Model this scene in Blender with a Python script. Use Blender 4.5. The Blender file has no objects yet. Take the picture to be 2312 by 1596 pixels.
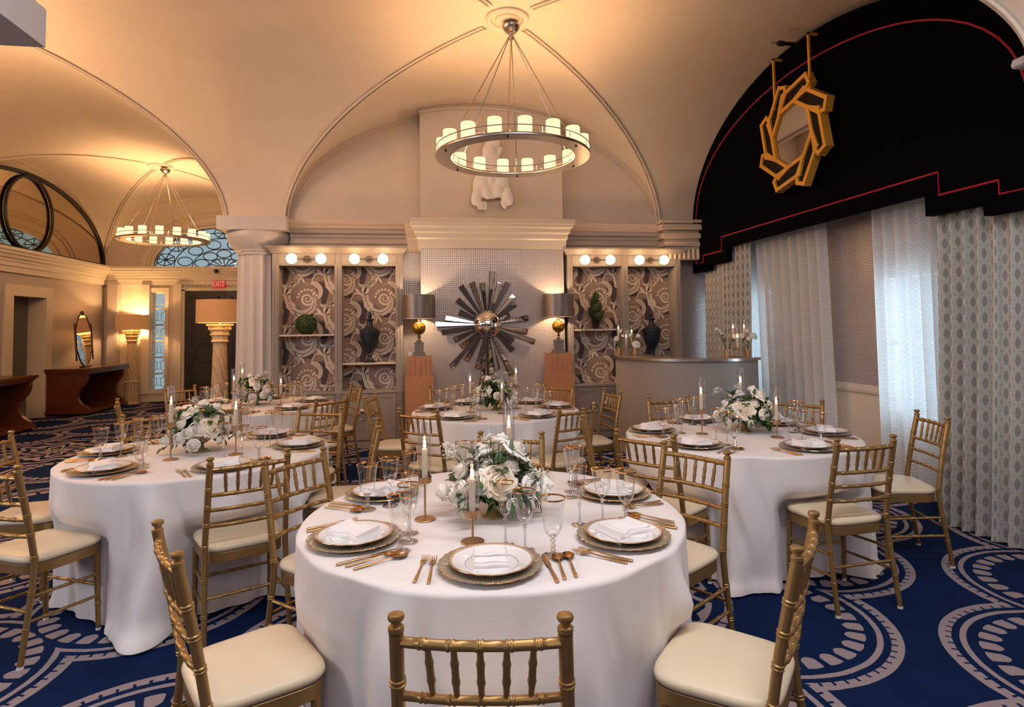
import bpy, bmesh, math, random
from math import sin, cos, pi, sqrt, radians, atan2, hypot, floor
from mathutils import Vector, Matrix
random.seed(7)
sc = bpy.context.scene
C = sc.collection
# ------------------------------------------------------------------ camera
W_PX, H_PX, F_PX, CY_PX, EYE = 2312.0, 1596.0, 1367.0, 676.6, 1.53
_y, _p, _r = radians(9.02), radians(2.57), radians(0.80)
fw = Vector((sin(_y) * cos(_p), cos(_y) * cos(_p), sin(_p)))
rt = Vector((cos(_y), -sin(_y), 0)); dn = -rt.cross(fw)
r2 = rt * cos(_r) + dn * sin(_r); d2 = dn * cos(_r) - rt * sin(_r)
cam = bpy.data.cameras.new('camera'); cam_o = bpy.data.objects.new('camera', cam); C.objects.link(cam_o)
cam.sensor_width = 36.0; cam.lens = F_PX / W_PX * 36.0
cam.shift_y = -(H_PX / 2 - CY_PX) / W_PX
cam.clip_start = 0.05; cam.clip_end = 100
m3 = Matrix((r2, -d2, -fw)).transposed()
cam_o.matrix_world = Matrix.Translation((0, 0, EYE)) @ m3.to_4x4()
sc.camera = cam_o
# ------------------------------------------------------------------ world, daylight, exposure
wd = bpy.data.worlds.new('world'); sc.world = wd; wd.use_nodes = True
wd.node_tree.nodes['Background'].inputs[0].default_value = (0.68, 0.79, 0.86, 1)
wd.node_tree.nodes['Background'].inputs[1].default_value = 0.72
sc.view_settings.view_transform = 'Standard'; sc.view_settings.look = 'None'
sc.view_settings.exposure = 0.0; sc.view_settings.gamma = 1.0; sc.view_settings.use_curve_mapping = False
try:
    sc.cycles.max_bounces = 7; sc.cycles.diffuse_bounces = 3; sc.cycles.glossy_bounces = 3
    sc.cycles.transmission_bounces = 4; sc.cycles.transparent_max_bounces = 14
    sc.cycles.caustics_reflective = False; sc.cycles.caustics_refractive = False
    sc.cycles.sample_clamp_indirect = 3.0
except Exception:
    pass
def area_light(name, loc, rot, sx, sy, power, col):
    l = bpy.data.lights.new(name, 'AREA'); l.shape = 'RECTANGLE'; l.size = sx; l.size_y = sy
    l.energy = power; l.color = col
    o = bpy.data.objects.new(name, l); C.objects.link(o); o.location = loc; o.rotation_euler = rot
    return o
DAY = (0.80, 0.89, 1.0)
# daylight outside the windows of the right wall and of an unseen window in the left wall
area_light('window_daylight', (4.85, 7.55, 1.35), (0, radians(90), 0), 1.5, 0.85, 26, DAY)
area_light('window_daylight', (4.85, 4.91, 1.35), (0, radians(90), 0), 1.5, 0.85, 26, DAY)
area_light('window_daylight', (-6.60, 1.2, 2.3), (0, radians(-68), 0), 2.6, 3.2, 185, (.84, .91, 1.0))
# cool fill added high behind the camera to lift the table tops
area_light('rear_fill', (1.2, -3.0, 3.45), (radians(58), 0, 0), 4.4, 1.5, 45, (.90, .94, 1.0))
area_light('rear_fill', (-4.4, -3.0, 3.45), (radians(58), 0, radians(-14)), 3.4, 1.4, 30, (.90, .94, 1.0))
# neutral overhead fill, unseen, added to brighten the table tops from above
area_light('overhead_fill', (.9, 1.1, 4.05), (radians(7), 0, 0), 3.6, .5, 100, (.93, .95, 1.0))
area_light('overhead_fill', (-2.05, 2.8, 4.0), (radians(10), radians(-8), 0), .5, .6, 34, (.93, .95, 1.0))
def point_light(name, loc, power, col, r=0.03, parent=None):
    l = bpy.data.lights.new(name, 'POINT'); l.energy = power; l.color = col; l.shadow_soft_size = r
    o = bpy.data.objects.new(name, l); C.objects.link(o); o.location = loc
    if parent: o.parent = parent
    return o
WARM = (1.0, 0.55, 0.245)
# unseen points: warm fill added behind the camera, and the left bay's ring lamp
for px_, py_, pw_ in ((.94, -.4, 6), (-4.59, 5.7, 55)):
    for k in range(4): point_light('bulb', (px_ + .67 * cos(k * pi / 2), py_ + .67 * sin(k * pi / 2), 3.30), pw_, WARM, .12)

# ------------------------------------------------------------------ node helpers
class S:
    def __init__(s, g, sock): s.g = g; s.k = sock
    def __add__(s, b): return s.g.m('ADD', s, b)
    __radd__ = __add__
    def __sub__(s, b): return s.g.m('SUBTRACT', s, b)
    def __rsub__(s, b): return s.g.m('SUBTRACT', b, s)
    def __mul__(s, b): return s.g.m('MULTIPLY', s, b)
    __rmul__ = __mul__
    def __truediv__(s, b): return s.g.m('DIVIDE', s, b)
    def __pow__(s, b): return s.g.m('POWER', s, b)
class Mat:
    def __init__(s, name, col=(.8, .8, .8), rough=.5, metal=0.0, spec=None, emit=None, estr=0, coat=0, sheen=0, trans=0, alpha=None):
        s.mat = bpy.data.materials.new(name); s.mat.use_nodes = True
        s.nt = s.mat.node_tree; s.b = s.nt.nodes['Principled BSDF']; s.out = s.nt.nodes['Material Output']
        s.b.inputs['Base Color'].default_value = (*col, 1)
        s.b.inputs['Roughness'].default_value = rough; s.b.inputs['Metallic'].default_value = metal
        if spec is not None: s.b.inputs['Specular IOR Level'].default_value = spec
        if emit: s.b.inputs['Emission Color'].default_value = (*emit, 1); s.b.inputs['Emission Strength'].default_value = estr
        if coat: s.b.inputs['Coat Weight'].default_value = coat
        if sheen: s.b.inputs['Sheen Weight'].default_value = sheen
        if trans: s.b.inputs['Transmission Weight'].default_value = trans
        s.mat.diffuse_color = (*col, 1)
    def n(s, t, **k):
        o = s.nt.nodes.new(t)
        for a, b in k.items(): setattr(o, a, b)
        return o
    def put(s, inp, v):
        if isinstance(v, S): s.nt.links.new(v.k, inp)
        elif hasattr(v, 'is_output'): s.nt.links.new(v, inp)
        elif isinstance(v, (tuple, list)) and len(v) == 3 and inp.type == 'RGBA': inp.default_value = (*v, 1)
        else: inp.default_value = v
    def m(s, op, a, b=None, c=None, clamp=False):
        o = s.n('ShaderNodeMath', operation=op, use_clamp=clamp)
        s.put(o.inputs[0], a)
        if b is not None: s.put(o.inputs[1], b)
        if c is not None: s.put(o.inputs[2], c)
        return S(s, o.outputs[0])
    def lt(s, a, b): return s.m('LESS_THAN', a, b)
    def gt(s, a, b): return s.m('GREATER_THAN', a, b)
    def fract(s, a): return s.m('FRACT', a)
    def absv(s, a): return s.m('ABSOLUTE', a)
    def band(s, a, lo, hi): return s.gt(a, lo) * s.lt(a, hi)
    def coords(s, kind='Object'):
        t = s.n('ShaderNodeTexCoord'); x = s.n('ShaderNodeSeparateXYZ'); s.nt.links.new(t.outputs[kind], x.inputs[0])
        s.vec = t.outputs[kind]
        return [S(s, o) for o in x.outputs]
    def noise(s, scale, detail=3, rough=.5, vec=None, stretch=None):
        o = s.n('ShaderNodeTexNoise'); o.inputs['Scale'].default_value = scale; o.inputs['Detail'].default_value = detail
        o.inputs['Roughness'].default_value = rough
        if vec is None:
            t = s.n('ShaderNodeTexCoord'); vec = t.outputs['Object']
        if stretch:
            mp = s.n('ShaderNodeMapping'); mp.inputs['Scale'].default_value = stretch; s.nt.links.new(vec, mp.inputs[0]); vec = mp.outputs[0]
        s.nt.links.new(vec, o.inputs['Vector'])
        return S(s, o.outputs[0])
    def mix(s, f, a, b):
        o = s.n('ShaderNodeMix', data_type='RGBA'); s.put(o.inputs[0], f); s.put(o.inputs[6], a); s.put(o.inputs[7], b)
        return o.outputs[2]
    def color(s, v): s.put(s.b.inputs['Base Color'], v); return s
    def set(s, name, v): s.put(s.b.inputs[name], v); return s
    def bump(s, h, dist=.002, strength=.4):
        o = s.n('ShaderNodeBump'); o.inputs['Strength'].default_value = strength; o.inputs['Distance'].default_value = dist
        s.put(o.inputs['Height'], h); s.nt.links.new(o.outputs[0], s.b.inputs['Normal']); return s
M = {}
def mk(name, *a, **k):
    m = Mat(name, *a, **k); M[name] = m.mat; return m
# plaster and paint
m = mk('plaster', (.80, .70, .60), .62); f = m.noise(3.5, 4); m.color(m.mix(f, (.69, .585, .49), (.75, .645, .545))); m.bump(m.noise(60, 2), .002, .12)
m = mk('trim_paint', (.70, .62, .53), .42); m.bump(m.noise(40, 2), .002, .08)
mk('cornice_paint', (.58, .48, .40), .5)
m = mk('cabinet_paint', (.33, .29, .265), .42); m.bump(m.noise(120, 2), .001, .1)
mk('ledge_paint', (.62, .54, .50), .4)
mk('column_paint', (.60, .565, .57), .42)
# dotted wallpaper: a grid of small silvery squares
def dots(name, base, dotc, axes, pitch=.0255, fill=.58):
    m = mk(name, base, .55)
    xyz = m.coords(); a, b = xyz[axes[0]] / pitch, xyz[axes[1]] / pitch
    q = m.lt(m.absv(m.fract(a) - .5), fill / 2) * m.lt(m.absv(m.fract(b) - .5), fill / 2)
    m.color(m.mix(q, base, dotc)); m.set('Metallic', q * .75); m.set('Roughness', .62 - q * .28)
dots('wallpaper_dots_back', (.40, .345, .35), (.66, .60, .56), (0, 2))
dots('wallpaper_dots_side', (.40, .345, .35), (.66, .60, .56), (1, 2))
# carpet
m = mk('carpet', (.006, .02, .11), .95, spec=.1)
x, y, _ = m.coords()
nz = m.noise(9, 2); nf = m.noise(260, 2)
x = x + (nz - .5) * .012 + (nf - .5) * .012; y = y + (nz - .5) * .012 + (nf - .5) * .012
u = (x + y) * .70711; v = (x - y) * .70711
j = m.m('ROUND', (v + .90) / 1.45)
dv = v + .90 - j * 1.45
uu = u - 3.37 - j * .35
i = m.m('ROUND', uu / 1.03)
du = uu - i * 1.03
rr = m.m('SQRT', du * du + dv * dv); an = m.m('ARCTAN2', dv, du)
f60 = m.fract(an * (64 / (2 * pi)) + 100)
ring = m.band(rr, .612, .665) * (1 - m.lt(rr, .637) * m.lt(f60, .22))
ring2 = m.band(rr, .553, .580)
f24 = m.fract(an * (28 / (2 * pi)) + 100)
pp = m.absv(f24 - .5) * 2
pet = m.lt(pp, .70) * m.gt(rr, .415 + pp * pp * .05) * m.lt(rr, .508 - pp * pp * .012)
pat = m.m('MAXIMUM', m.m('MAXIMUM', ring, ring2), pet)
def rosette(cx, cy, R):
    X = x - cx; Y = y - cy
    r = m.m('SQRT', X * X + Y * Y); a = m.m('ARCTAN2', Y, X)
    q = r / R
    s1 = m.m('SINE', a * 8 + q * 5); s2 = m.m('SINE', q * 26 + s1 * 2.2 + m.m('SINE', a * 16) * 1.4)
    fl = m.gt(s2 + m.noise(14, 2) - .5, .15) * m.lt(q, .84)
    bd = m.band(q, .93, .99) * m.gt(m.fract(a * (40 / (2 * pi)) + 50), .15)
    return m.lt(q, 1.0), m.m('MAXIMUM', fl, bd)
for c in ((-4.65, 8.80, .95), (2.05, 6.2, .9), (1.05, 3.45, .72), (-3.2, 3.6, .6)):
    ms, pt = rosette(*c); pat = pat * (1 - ms) + pt * ms
pat = m.m('MULTIPLY', pat, .92, clamp=True)
sh = m.noise(5, 3)
navy = m.mix(sh, (.0028, .011, .048), (.0050, .023, .098))
m.color(m.mix(pat, navy, (.40, .32, .34))); m.bump(m.noise(900, 1), .004, .5)
# fabrics
m = mk('tablecloth', (.86, .795, .785), .70, sheen=.3); m.bump(m.noise(220, 2, stretch=(.15, 1, 1)), .001, .25)
m = mk('napkin_cloth', (.90, .85, .85), .8, sheen=.2); m.bump(m.noise(500, 1), .001, .2)
m = mk('cushion_vinyl', (.80, .66, .47), .40, spec=.4); m.bump(m.noise(160, 2), .001, .1)
m = mk('cushion_welt', (.10, .07, .05), .7)
# metals
m = mk('gold_chair', (.40, .245, .095), .40, .75); m.bump(m.noise(350, 1), .0006, .15)
mk('gold_plain', (.80, .50, .24), .25, 1.0)
mk('gold_rim', (.85, .52, .25), .18, 1.0)
mk('brass_holder', (.50, .30, .16), .40, .85)
mk('cutlery_gold', (.66, .40, .19), .24, 1.0)
mk('gold_vase', (.52, .40, .22), .38, .75)
mk('glide', (.8, .78, .75), .5)
mk('steel', (.55, .50, .46), .28, 1.0)
mk('nickel', (.62, .52, .44), .25, 1.0)
mk('bronze_edge', (.09, .055, .035), .3, .8)
mk('mirror', (.66, .62, .60), .02, 1.0)
mk('chrome', (.90, .88, .86), .03, 1.0)
mk('smoked_mirror', (.62, .52, .38), .03, 1.0)
mk('black_metal', (.012, .011, .012), .45)
mk('black_fabric', (.0012, .0011, .0018), .9, spec=.04)
mk('red_piping', (.42, .012, .03), .55)
mk('frame_gold', (.92, .45, .06), .45, .25)
mk('black_lacquer', (.008, .006, .005), .5, spec=.2)
mk('door_black', (.030, .022, .020), .38)
mk('white_plaster', (.86, .80, .76), .55)
mk('urn_dark', (.018, .026, .042), .42, .2)
mk('pot_black', (.01, .01, .012), .3)
mk('gold_globe', (.46, .27, .04), .28, .9)
mk('pewter', (.20, .165, .135), .36, .85)
mk('stone_grey', (.22, .19, .165), .5)
mk('wax', (.96, .85, .64), .4)
mk('wick', (.05, .04, .03), .9)
mk('flame', (1, .7, .3), 1, emit=(1.0, .58, .20), estr=26)
mk('china', (.86, .84, .84), .12, coat=.4)
mk('porcelain_line', (.10, .08, .08), .3)
mk('rose_petal', (.95, .90, .83), .5)
mk('rose_cream', (.95, .84, .70), .5)
mk('filler_white', (.80, .80, .68), .7)
m = mk('leaf', (.03, .09, .02), .42); f = m.noise(18, 2); m.color(m.mix(f, (.008, .035, .012), (.06, .15, .035)))
m = mk('box_leaf', (.02, .06, .015), .5); f = m.noise(70, 2); m.color(m.mix(f, (.006, .02, .006), (.07, .13, .03)))
mk('stem', (.05, .10, .03), .6)
mk('exit_red', (.55, .03, .04), .4, emit=(.8, .05, .06), estr=.25)
mk('exit_letter', (.8, .7, .62), .5, emit=(1, .8, .7), estr=.15)
mk('lamp_linen', (.46, .24, .12), .8, emit=(1.0, .42, .13), estr=.20)
mk('lamp_inside', (.9, .7, .4), .8, emit=(1.0, .62, .25), estr=1.0)
m = mk('shade_grey', (.24, .19, .17), .38, .7)
mk('globe_lit', (1, .9, .8), .5, emit=(1.0, .74, .44), estr=3.2)
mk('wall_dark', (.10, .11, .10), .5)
mk('rear_contrast_dark', (.11, .09, .085), .5)  # unseen lower rear wall, darkened to give the mirrors contrast
# woods
def wood(name, c1, c2, rough, stretch):
    m = mk(name, c1, rough, coat=.15); f = m.noise(5, 5, .6, stretch=stretch); m.color(m.mix(f, c1, c2))
wood('mahogany', (.060, .014, .006), (.20, .060, .024), .28, (6, 6, 1))
wood('mahogany_dark', (.012, .005, .003), (.035, .012, .008), .4, (6, 6, 1))
wood('pedestal_oak', (.50, .20, .085), (.66, .30, .14), .45, (10, 10, .7))
wood('limed_wood', (.34, .24, .15), (.70, .56, .40), .6, (5, 5, 3))
wood('capital_plaster', (.62, .48, .28), (.80, .66, .44), .6, (6, 6, 6))
# charger: smoked gold glass
m = mk('charger_glass', (.50, .41, .30), .14, .25, coat=.5)
x, y, _ = m.coords(); an = m.m('ARCTAN2', y, x); m.bump(m.m('SINE', an * 72), .004, .6)
m = mk('beaded_gold', (.62, .42, .24), .3, .6)
x, y, _ = m.coords(); an = m.m('ARCTAN2', y, x); q = m.gt(m.fract(an * (90 / (2 * pi)) + 50), .38); m.color(m.mix(q, (.85, .78, .72), (.62, .40, .22)))
# clear glass (thin walls): clear when faced, mirroring at the edge
def thin(name, tint, base, k, p, rough=.02):
    m = Mat(name); M[name] = m.mat
    lw = m.n('ShaderNodeLayerWeight'); lw.inputs[0].default_value = .5
    f = m.m('POWER', S(m, lw.outputs['Facing']), p) * k + base
    t = m.n('ShaderNodeBsdfTransparent'); t.inputs[0].default_value = (*tint, 1)
    g = m.n('ShaderNodeBsdfGlossy'); g.inputs['Roughness'].default_value = rough; g.inputs[0].default_value = (.95, .95, .97, 1)
    x = m.n('ShaderNodeMixShader'); m.nt.links.new(f.k, x.inputs[0]); m.nt.links.new(t.outputs[0], x.inputs[1]); m.nt.links.new(g.outputs[0], x.inputs[2])
    m.nt.links.new(x.outputs[0], m.out.inputs[0]); return m
thin('glass_bowl', (.975, .975, .97), .065, .85, 2.4)
thin('glass_stem', (.90, .90, .90), .16, .75, 1.3, .05)
thin('glass_tube', (.95, .94, .94), .045, .75, 3.2)
thin('charger_rim_glass', (.86, .85, .82), .15, .6, 1.5, .06)
thin('window_glass', (.80, .88, .90), .06, .5, 3)
# lit milk-glass shade of the chandelier: glows and lets half the bulb's light straight through
m = Mat('milk_glass'); M['milk_glass'] = m.mat
e = m.n('ShaderNodeEmission'); e.inputs[0].default_value = (1.0, .70, .38, 1); e.inputs[1].default_value = 1.7
t = m.n('ShaderNodeBsdfTransparent'); xx = m.n('ShaderNodeMixShader'); xx.inputs[0].default_value = .80
m.nt.links.new(t.outputs[0], xx.inputs[1]); m.nt.links.new(e.outputs[0], xx.inputs[2]); m.nt.links.new(xx.outputs[0], m.out.inputs[0])
# sheer curtain
m = Mat('sheer_fabric'); M['sheer_fabric'] = m.mat
x, y, _ = m.coords('UV')
row = m.m('FLOOR', y / .022)
fx = m.fract(x / .026 + row * .5) - .5; fy = m.fract(y / .022) - .5
hole = m.lt(fx * fx * 1.6 + (fy + .1) * (fy + .1) * 6, .30)
den = .93 - hole * .22
d = m.n('ShaderNodeBsdfDiffuse'); d.inputs[0].default_value = (.93, .91, .90, 1)
tl = m.n('ShaderNodeBsdfTranslucent'); tl.inputs[0].default_value = (.80, .84, .88, 1)
a = m.n('ShaderNodeMixShader'); a.inputs[0].default_value = .45
m.nt.links.new(d.outputs[0], a.inputs[1]); m.nt.links.new(tl.outputs[0], a.inputs[2])
t = m.n('ShaderNodeBsdfTransparent'); b = m.n('ShaderNodeMixShader'); m.nt.links.new(den.k, b.inputs[0])
m.nt.links.new(t.outputs[0], b.inputs[1]); m.nt.links.new(a.outputs[0], b.inputs[2]); m.nt.links.new(b.outputs[0], m.out.inputs[0])
# patterned curtain: interlaced pointed ovals
m = mk('curtain_fabric', (.5, .5, .48), .55, sheen=.3)
x, y, _ = m.coords('UV'); px, py = .078, .118
def vesica(x, y):
    a = (m.fract(x / px) - .5) * px; b = (m.fract(y / py) - .5) * py
    w = .0145 - b * b * 5.6
    return m.absv(a), w
lines = None; fill = None
for ox, oy in ((0, 0), (.5, .5)):
    a, w = vesica(x + ox * px, y + oy * py)
    e = m.absv(a - w); ln = m.lt(e, .0034) * m.gt(w, .0); fi = m.lt(a, w - .006)
    lines = ln if lines is None else m.m('MAXIMUM', lines, ln); fill = fi if fill is None else m.m('MAXIMUM', fill, fi)
for ox, oy in ((0, 0), (.5, .5)):
    a = m.absv((m.fract(x / px + ox) - .5) * px); b_ = (m.fract(y / py + oy) - .5) * py
    w2 = .035 - b_ * b_ * 9.8
    lines = m.m('MAXIMUM', lines, m.lt(m.absv(a - w2), .0042) * m.gt(w2, .004))
col = m.mix(fill, (.36, .355, .335), (.27, .272, .268)); m.color(m.mix(lines, col, (.50, .48, .45)))
# wallpaper inks
mk('damask_ground', (.30, .205, .17), .55); mk('damask_dark', (.06, .038, .042), .55)
mk('damask_mid', (.20, .135, .12), .55); mk('damask_cream', (.74, .62, .51), .5)
mk('tracery_black', (.03, .028, .028), .5); mk('tracery_light', (.55, .46, .38), .4, .3)
mk('wall_paint', (.74, .64, .54), .6)
# ------------------------------------------------------------------ mesh helpers
class MB:
    def __init__(s): s.v = []; s.f = []; s.mi = []; s.sm = []; s.uv = {}
    def add(s, vs, fs, mi=0, smooth=True):
        o = len(s.v); s.v += [tuple(p) for p in vs]
        for f in fs: s.f.append(tuple(o + k for k in f)); s.mi.append(mi); s.sm.append(smooth)
        return s
    def box(s, x0, x1, y0, y1, z0, z1, mi=0):
        return s.add([(x0, y0, z0), (x1, y0, z0), (x1, y1, z0), (x0, y1, z0), (x0, y0, z1), (x1, y0, z1), (x1, y1, z1), (x0, y1, z1)],
                     [(0, 3, 2, 1), (4, 5, 6, 7), (0, 1, 5, 4), (1, 2, 6, 5), (2, 3, 7, 6), (3, 0, 4, 7)], mi, False)
    def lathe(s, prof, n=24, c=(0, 0, 0), mi=0, close=True, rmod=None, smooth=True):
        vs = []; fs = []
        for k, (r, z) in enumerate(prof):
            for i in range(n):
                a = 2 * pi * i / n; q = rmod(a, z) if rmod else 1
                vs.append((c[0] + r * q * cos(a), c[1] + r * q * sin(a), c[2] + z))
        for k in range(len(prof) - 1):
            for i in range(n):
                a, b = k * n + i, k * n + (i + 1) % n
                fs.append((a, b, b + n, a + n))
        if close:
            if prof[0][0] > 1e-4: fs.append(tuple(range(n))[::-1])
            if prof[-1][0] > 1e-4: fs.append(tuple((len(prof) - 1) * n + i for i in range(n)))
        return s.add(vs, fs, mi, smooth)
    def tube(s, pts, rad, n=8, mi=0, closed=False, caps=True, flat=1.0, smooth=True):
        pts = [Vector(p) for p in pts]; N = len(pts)
        if not isinstance(rad, (list, tuple)): rad = [rad] * N
        vs = []; fs = []; prev = None
        for k, p in enumerate(pts):
            if closed: t = (pts[(k + 1) % N] - pts[k - 1])
            else: t = pts[min(k + 1, N - 1)] - pts[max(k - 1, 0)]
            if t.length < 1e-9: t = Vector((0, 0, 1))
            t.normalize()
            if prev is None:
                up = Vector((0, 0, 1)) if abs(t.z) < .9 else Vector((0, 1, 0)); a = t.cross(up).normalized()
            else: a = (prev - t * prev.dot(t)); a = a.normalized() if a.length > 1e-6 else t.orthogonal().normalized()
            prev = a; b = t.cross(a)
            for i in range(n):
                th = 2 * pi * i / n; vs.append(p + a * (cos(th) * rad[k]) + b * (sin(th) * rad[k] * flat))
        R = N if closed else N - 1
        for k in range(R):
            for i in range(n):
                i2 = (i + 1) % n; k2 = (k + 1) % N
                fs.append((k * n + i, k * n + i2, k2 * n + i2, k2 * n + i))
        if caps and not closed: fs.append(tuple(range(n))[::-1]); fs.append(tuple((N - 1) * n + i for i in range(n)))
        return s.add(vs, fs, mi, smooth)
    def prism(s, poly, x0, x1, axis=0, mi=0):
        # poly in the two remaining axes, extruded along axis
        def P(t, p):
            return (t, p[0], p[1]) if axis == 0 else (p[0], t, p[1]) if axis == 1 else (p[0], p[1], t)
        n = len(poly); vs = [P(x0, p) for p in poly] + [P(x1, p) for p in poly]
        fs = [tuple(range(n))[::-1], tuple(range(n, 2 * n))] + [(i, (i + 1) % n, n + (i + 1) % n, n + i) for i in range(n)]
        return s.add(vs, fs, mi, False)
    def grid(s, fn, nu, nv, mi=0, smooth=True, uv=None, wrap=False):
        o = len(s.v); vs = [fn(i / nu, j / nv) for j in range(nv + 1) for i in range(nu + (0 if wrap else 1))]
        w = nu if wrap else nu + 1; fs = []
        for j in range(nv):
            for i in range(nu):
                i2 = (i + 1) % w if wrap else i + 1
                fs.append((j * w + i, j * w + i2, (j + 1) * w + i2, (j + 1) * w + i))
        if uv:
            for j in range(nv + 1):
                for i in range(nu + 1): s.uv[o + j * w + i] = uv(i / nu, j / nv)
        return s.add(vs, fs, mi, smooth)
    def build(s, name, mats, parent=None, loc=None, sharp=40, fixn=True):
        me = bpy.data.meshes.new(name); me.from_pydata(s.v, [], s.f)
        if not isinstance(mats, (list, tuple)): mats = [mats]
        for q in mats: me.materials.append(M[q])
        me.polygons.foreach_set('material_index', s.mi); me.polygons.foreach_set('use_smooth', s.sm)
        if fixn:
            bm = bmesh.new(); bm.from_mesh(me); bmesh.ops.recalc_face_normals(bm, faces=bm.faces); bm.to_mesh(me); bm.free()
        if s.uv:
            l = me.uv_layers.new(name='UVMap')
            for lp in me.loops: l.data[lp.index].uv = s.uv.get(lp.vertex_index, (0, 0))
        if sharp: me.set_sharp_from_angle(angle=radians(sharp))
        me.update()
        o = bpy.data.objects.new(name, me); C.objects.link(o)
        if parent: o.parent = parent
        if loc: o.location = loc
        return o
def bez(pts, n=8):
    """smooth curve (Catmull-Rom) through points"""
    P = [Vector(p) for p in pts]; out = []
    for i in range(len(P) - 1):
        a = P[max(i - 1, 0)]; b = P[i]; c = P[i + 1]; d = P[min(i + 2, len(P) - 1)]
        for k in range(n):
            t = k / n
            out.append(.5 * ((2 * b) + (c - a) * t + (2 * a - 5 * b + 4 * c - d) * t * t + (3 * b - a - 3 * c + d) * t ** 3))
    out.append(P[-1]); return out
def thing(name, label, cat, loc=(0, 0, 0), rz=0, group=None):
    o = bpy.data.objects.new(name, None); C.objects.link(o); o.location = loc; o.rotation_euler = (0, 0, rz)
    o.empty_display_size = .1
    return tag(o, label, cat, group)
def tag(o, label, cat, group=None):
    o['label'] = label; o['category'] = cat
    if group: o['group'] = group
    return o
def struct(o): o['kind'] = 'structure'; return o
KIDS = {}
def kids_of(root):
    return [c for c in bpy.data.objects if c.parent == root]
def dup(root, label, group=None, loc=None, rz=None, cache={}):
    if root.name not in cache:
        ks = [c for c in bpy.data.objects if c.parent == root]
        cache[root.name] = [(k, [g for g in bpy.data.objects if g.parent == k]) for k in ks]
    r = root.copy(); C.objects.link(r); r['label'] = label
    if group: r['group'] = group
    if loc is not None: r.location = loc
    if rz is not None: r.rotation_euler = (0, 0, rz)
    for k, gs in cache[root.name]:
        c = k.copy(); C.objects.link(c); c.parent = r
        for g in gs:
            d = g.copy(); C.objects.link(d); d.parent = c
    return r
# ------------------------------------------------------------------ room
Z0, RISE = 2.97, 1.58
XL, XR, YB, YF, YN = -6.75, 4.50, 8.35, 14.5, -3.2
xb = [(-6.75, -2.43), (-1.68, 3.48)]           # vault bays across the room
yb = [(-3.2, 2.42), (2.88, 8.27), (9.05, 14.5)]  # and along it
def mid_of(a, b): return 5.72 if abs(a - 2.88) < .01 else (a + b) / 2      # the big bay is a little longer towards the camera
def lift(t, a, b):
    c_ = mid_of(a, b); q = (t - c_) / ((b - c_) if t > c_ else (c_ - a)); return Z0 + RISE * max(0, 1 - q * q) ** .52
def samples(a, b, bay, n=28):
    if not bay: return [a, b]
    c_ = mid_of(a, b); return [c_ - cos(pi * k / n) * ((c_ - a) if k < n / 2 else (b - c_)) for k in range(n + 1)]
segx = [(-6.75, -2.43, 1), (-2.43, -1.68, 0), (-1.68, 3.48, 1), (3.48, 4.5, 0)]
segy = [(-3.2, 2.42, 1), (2.42, 2.88, 0), (2.88, 8.27, 1), (8.27, 9.05, 0), (9.05, 14.5, 1)]
f = MB().box(-6.95, 4.7, YN - .2, YF + .2, -.06, 0); fl = struct(f.build('floor', 'carpet'))
ce = MB()
for (xa, xe, bx) in segx:
    for (ya, ye, by) in segy:
        if xa >= -1.68 and ya >= 9.0: continue
        if xa >= -1.68 and ya > 8.2: ye = YB + .06
        X = samples(xa, xe, bx); Y = samples(ya, ye, by)
        o = len(ce.v)
        for yy in Y:
            for xx in X:
                # evaluated inside this cell, so the edges of neighbouring cells meet
                zx = Z0 if not bx else lift(xx, xa, xe)
                zy = Z0 if not by else lift(yy, ya, ye)
                ce.v.append((xx, yy, max(zx, zy)))
        n = len(X)
        for jj in range(len(Y) - 1):
            for ii in range(n - 1):
                a = o + jj * n + ii; b, c_, d = a + 1, a + n + 1, a + n
                k1 = ii < n / 2 - .6; k2 = jj < len(Y) / 2 - .6
                if k1 == k2: fs = [(a, c_, b), (a, d, c_)]
                else: fs = [(a, d, b), (b, d, c_)]
                for q in fs: ce.f.append(q); ce.mi.append(0); ce.sm.append(True)
co = ce.build('ceiling', 'plaster', sharp=None, fixn=False)
bm = bmesh.new(); bm.from_mesh(co.data); bmesh.ops.remove_doubles(bm, verts=bm.verts, dist=1e-4); bm.to_mesh(co.data); bm.free()
co.data.set_sharp_from_angle(angle=radians(24)); struct(co)
# solid walls: lower wall with dotted paper, above it plaster
def wall(name, boxes, mats): 
    b = MB()
    for bx in boxes: b.box(*bx[:6], bx[6] if len(bx) > 6 else 0)
    return struct(b.build(name, mats))
TOP = 4.75
wall('wall_back', [(-1.70, 4.7, YB, YB + .2, 0, 2.6, 0), (-1.70, 4.7, YB, YB + .2, 2.6, TOP, 1)], ['wallpaper_dots_back', 'plaster'])
wall('wall_side', [(-1.70, -1.44, YB + .02, YF, 0, TOP)], ['wall_paint'])
wall('wall_rear', [(-6.95, 4.7, YN - .2, YN, 0, 2.5, 1), (-6.95, 4.7, YN - .2, YN, 2.5, TOP, 0)], ['wall_paint', 'rear_contrast_dark'])
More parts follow.
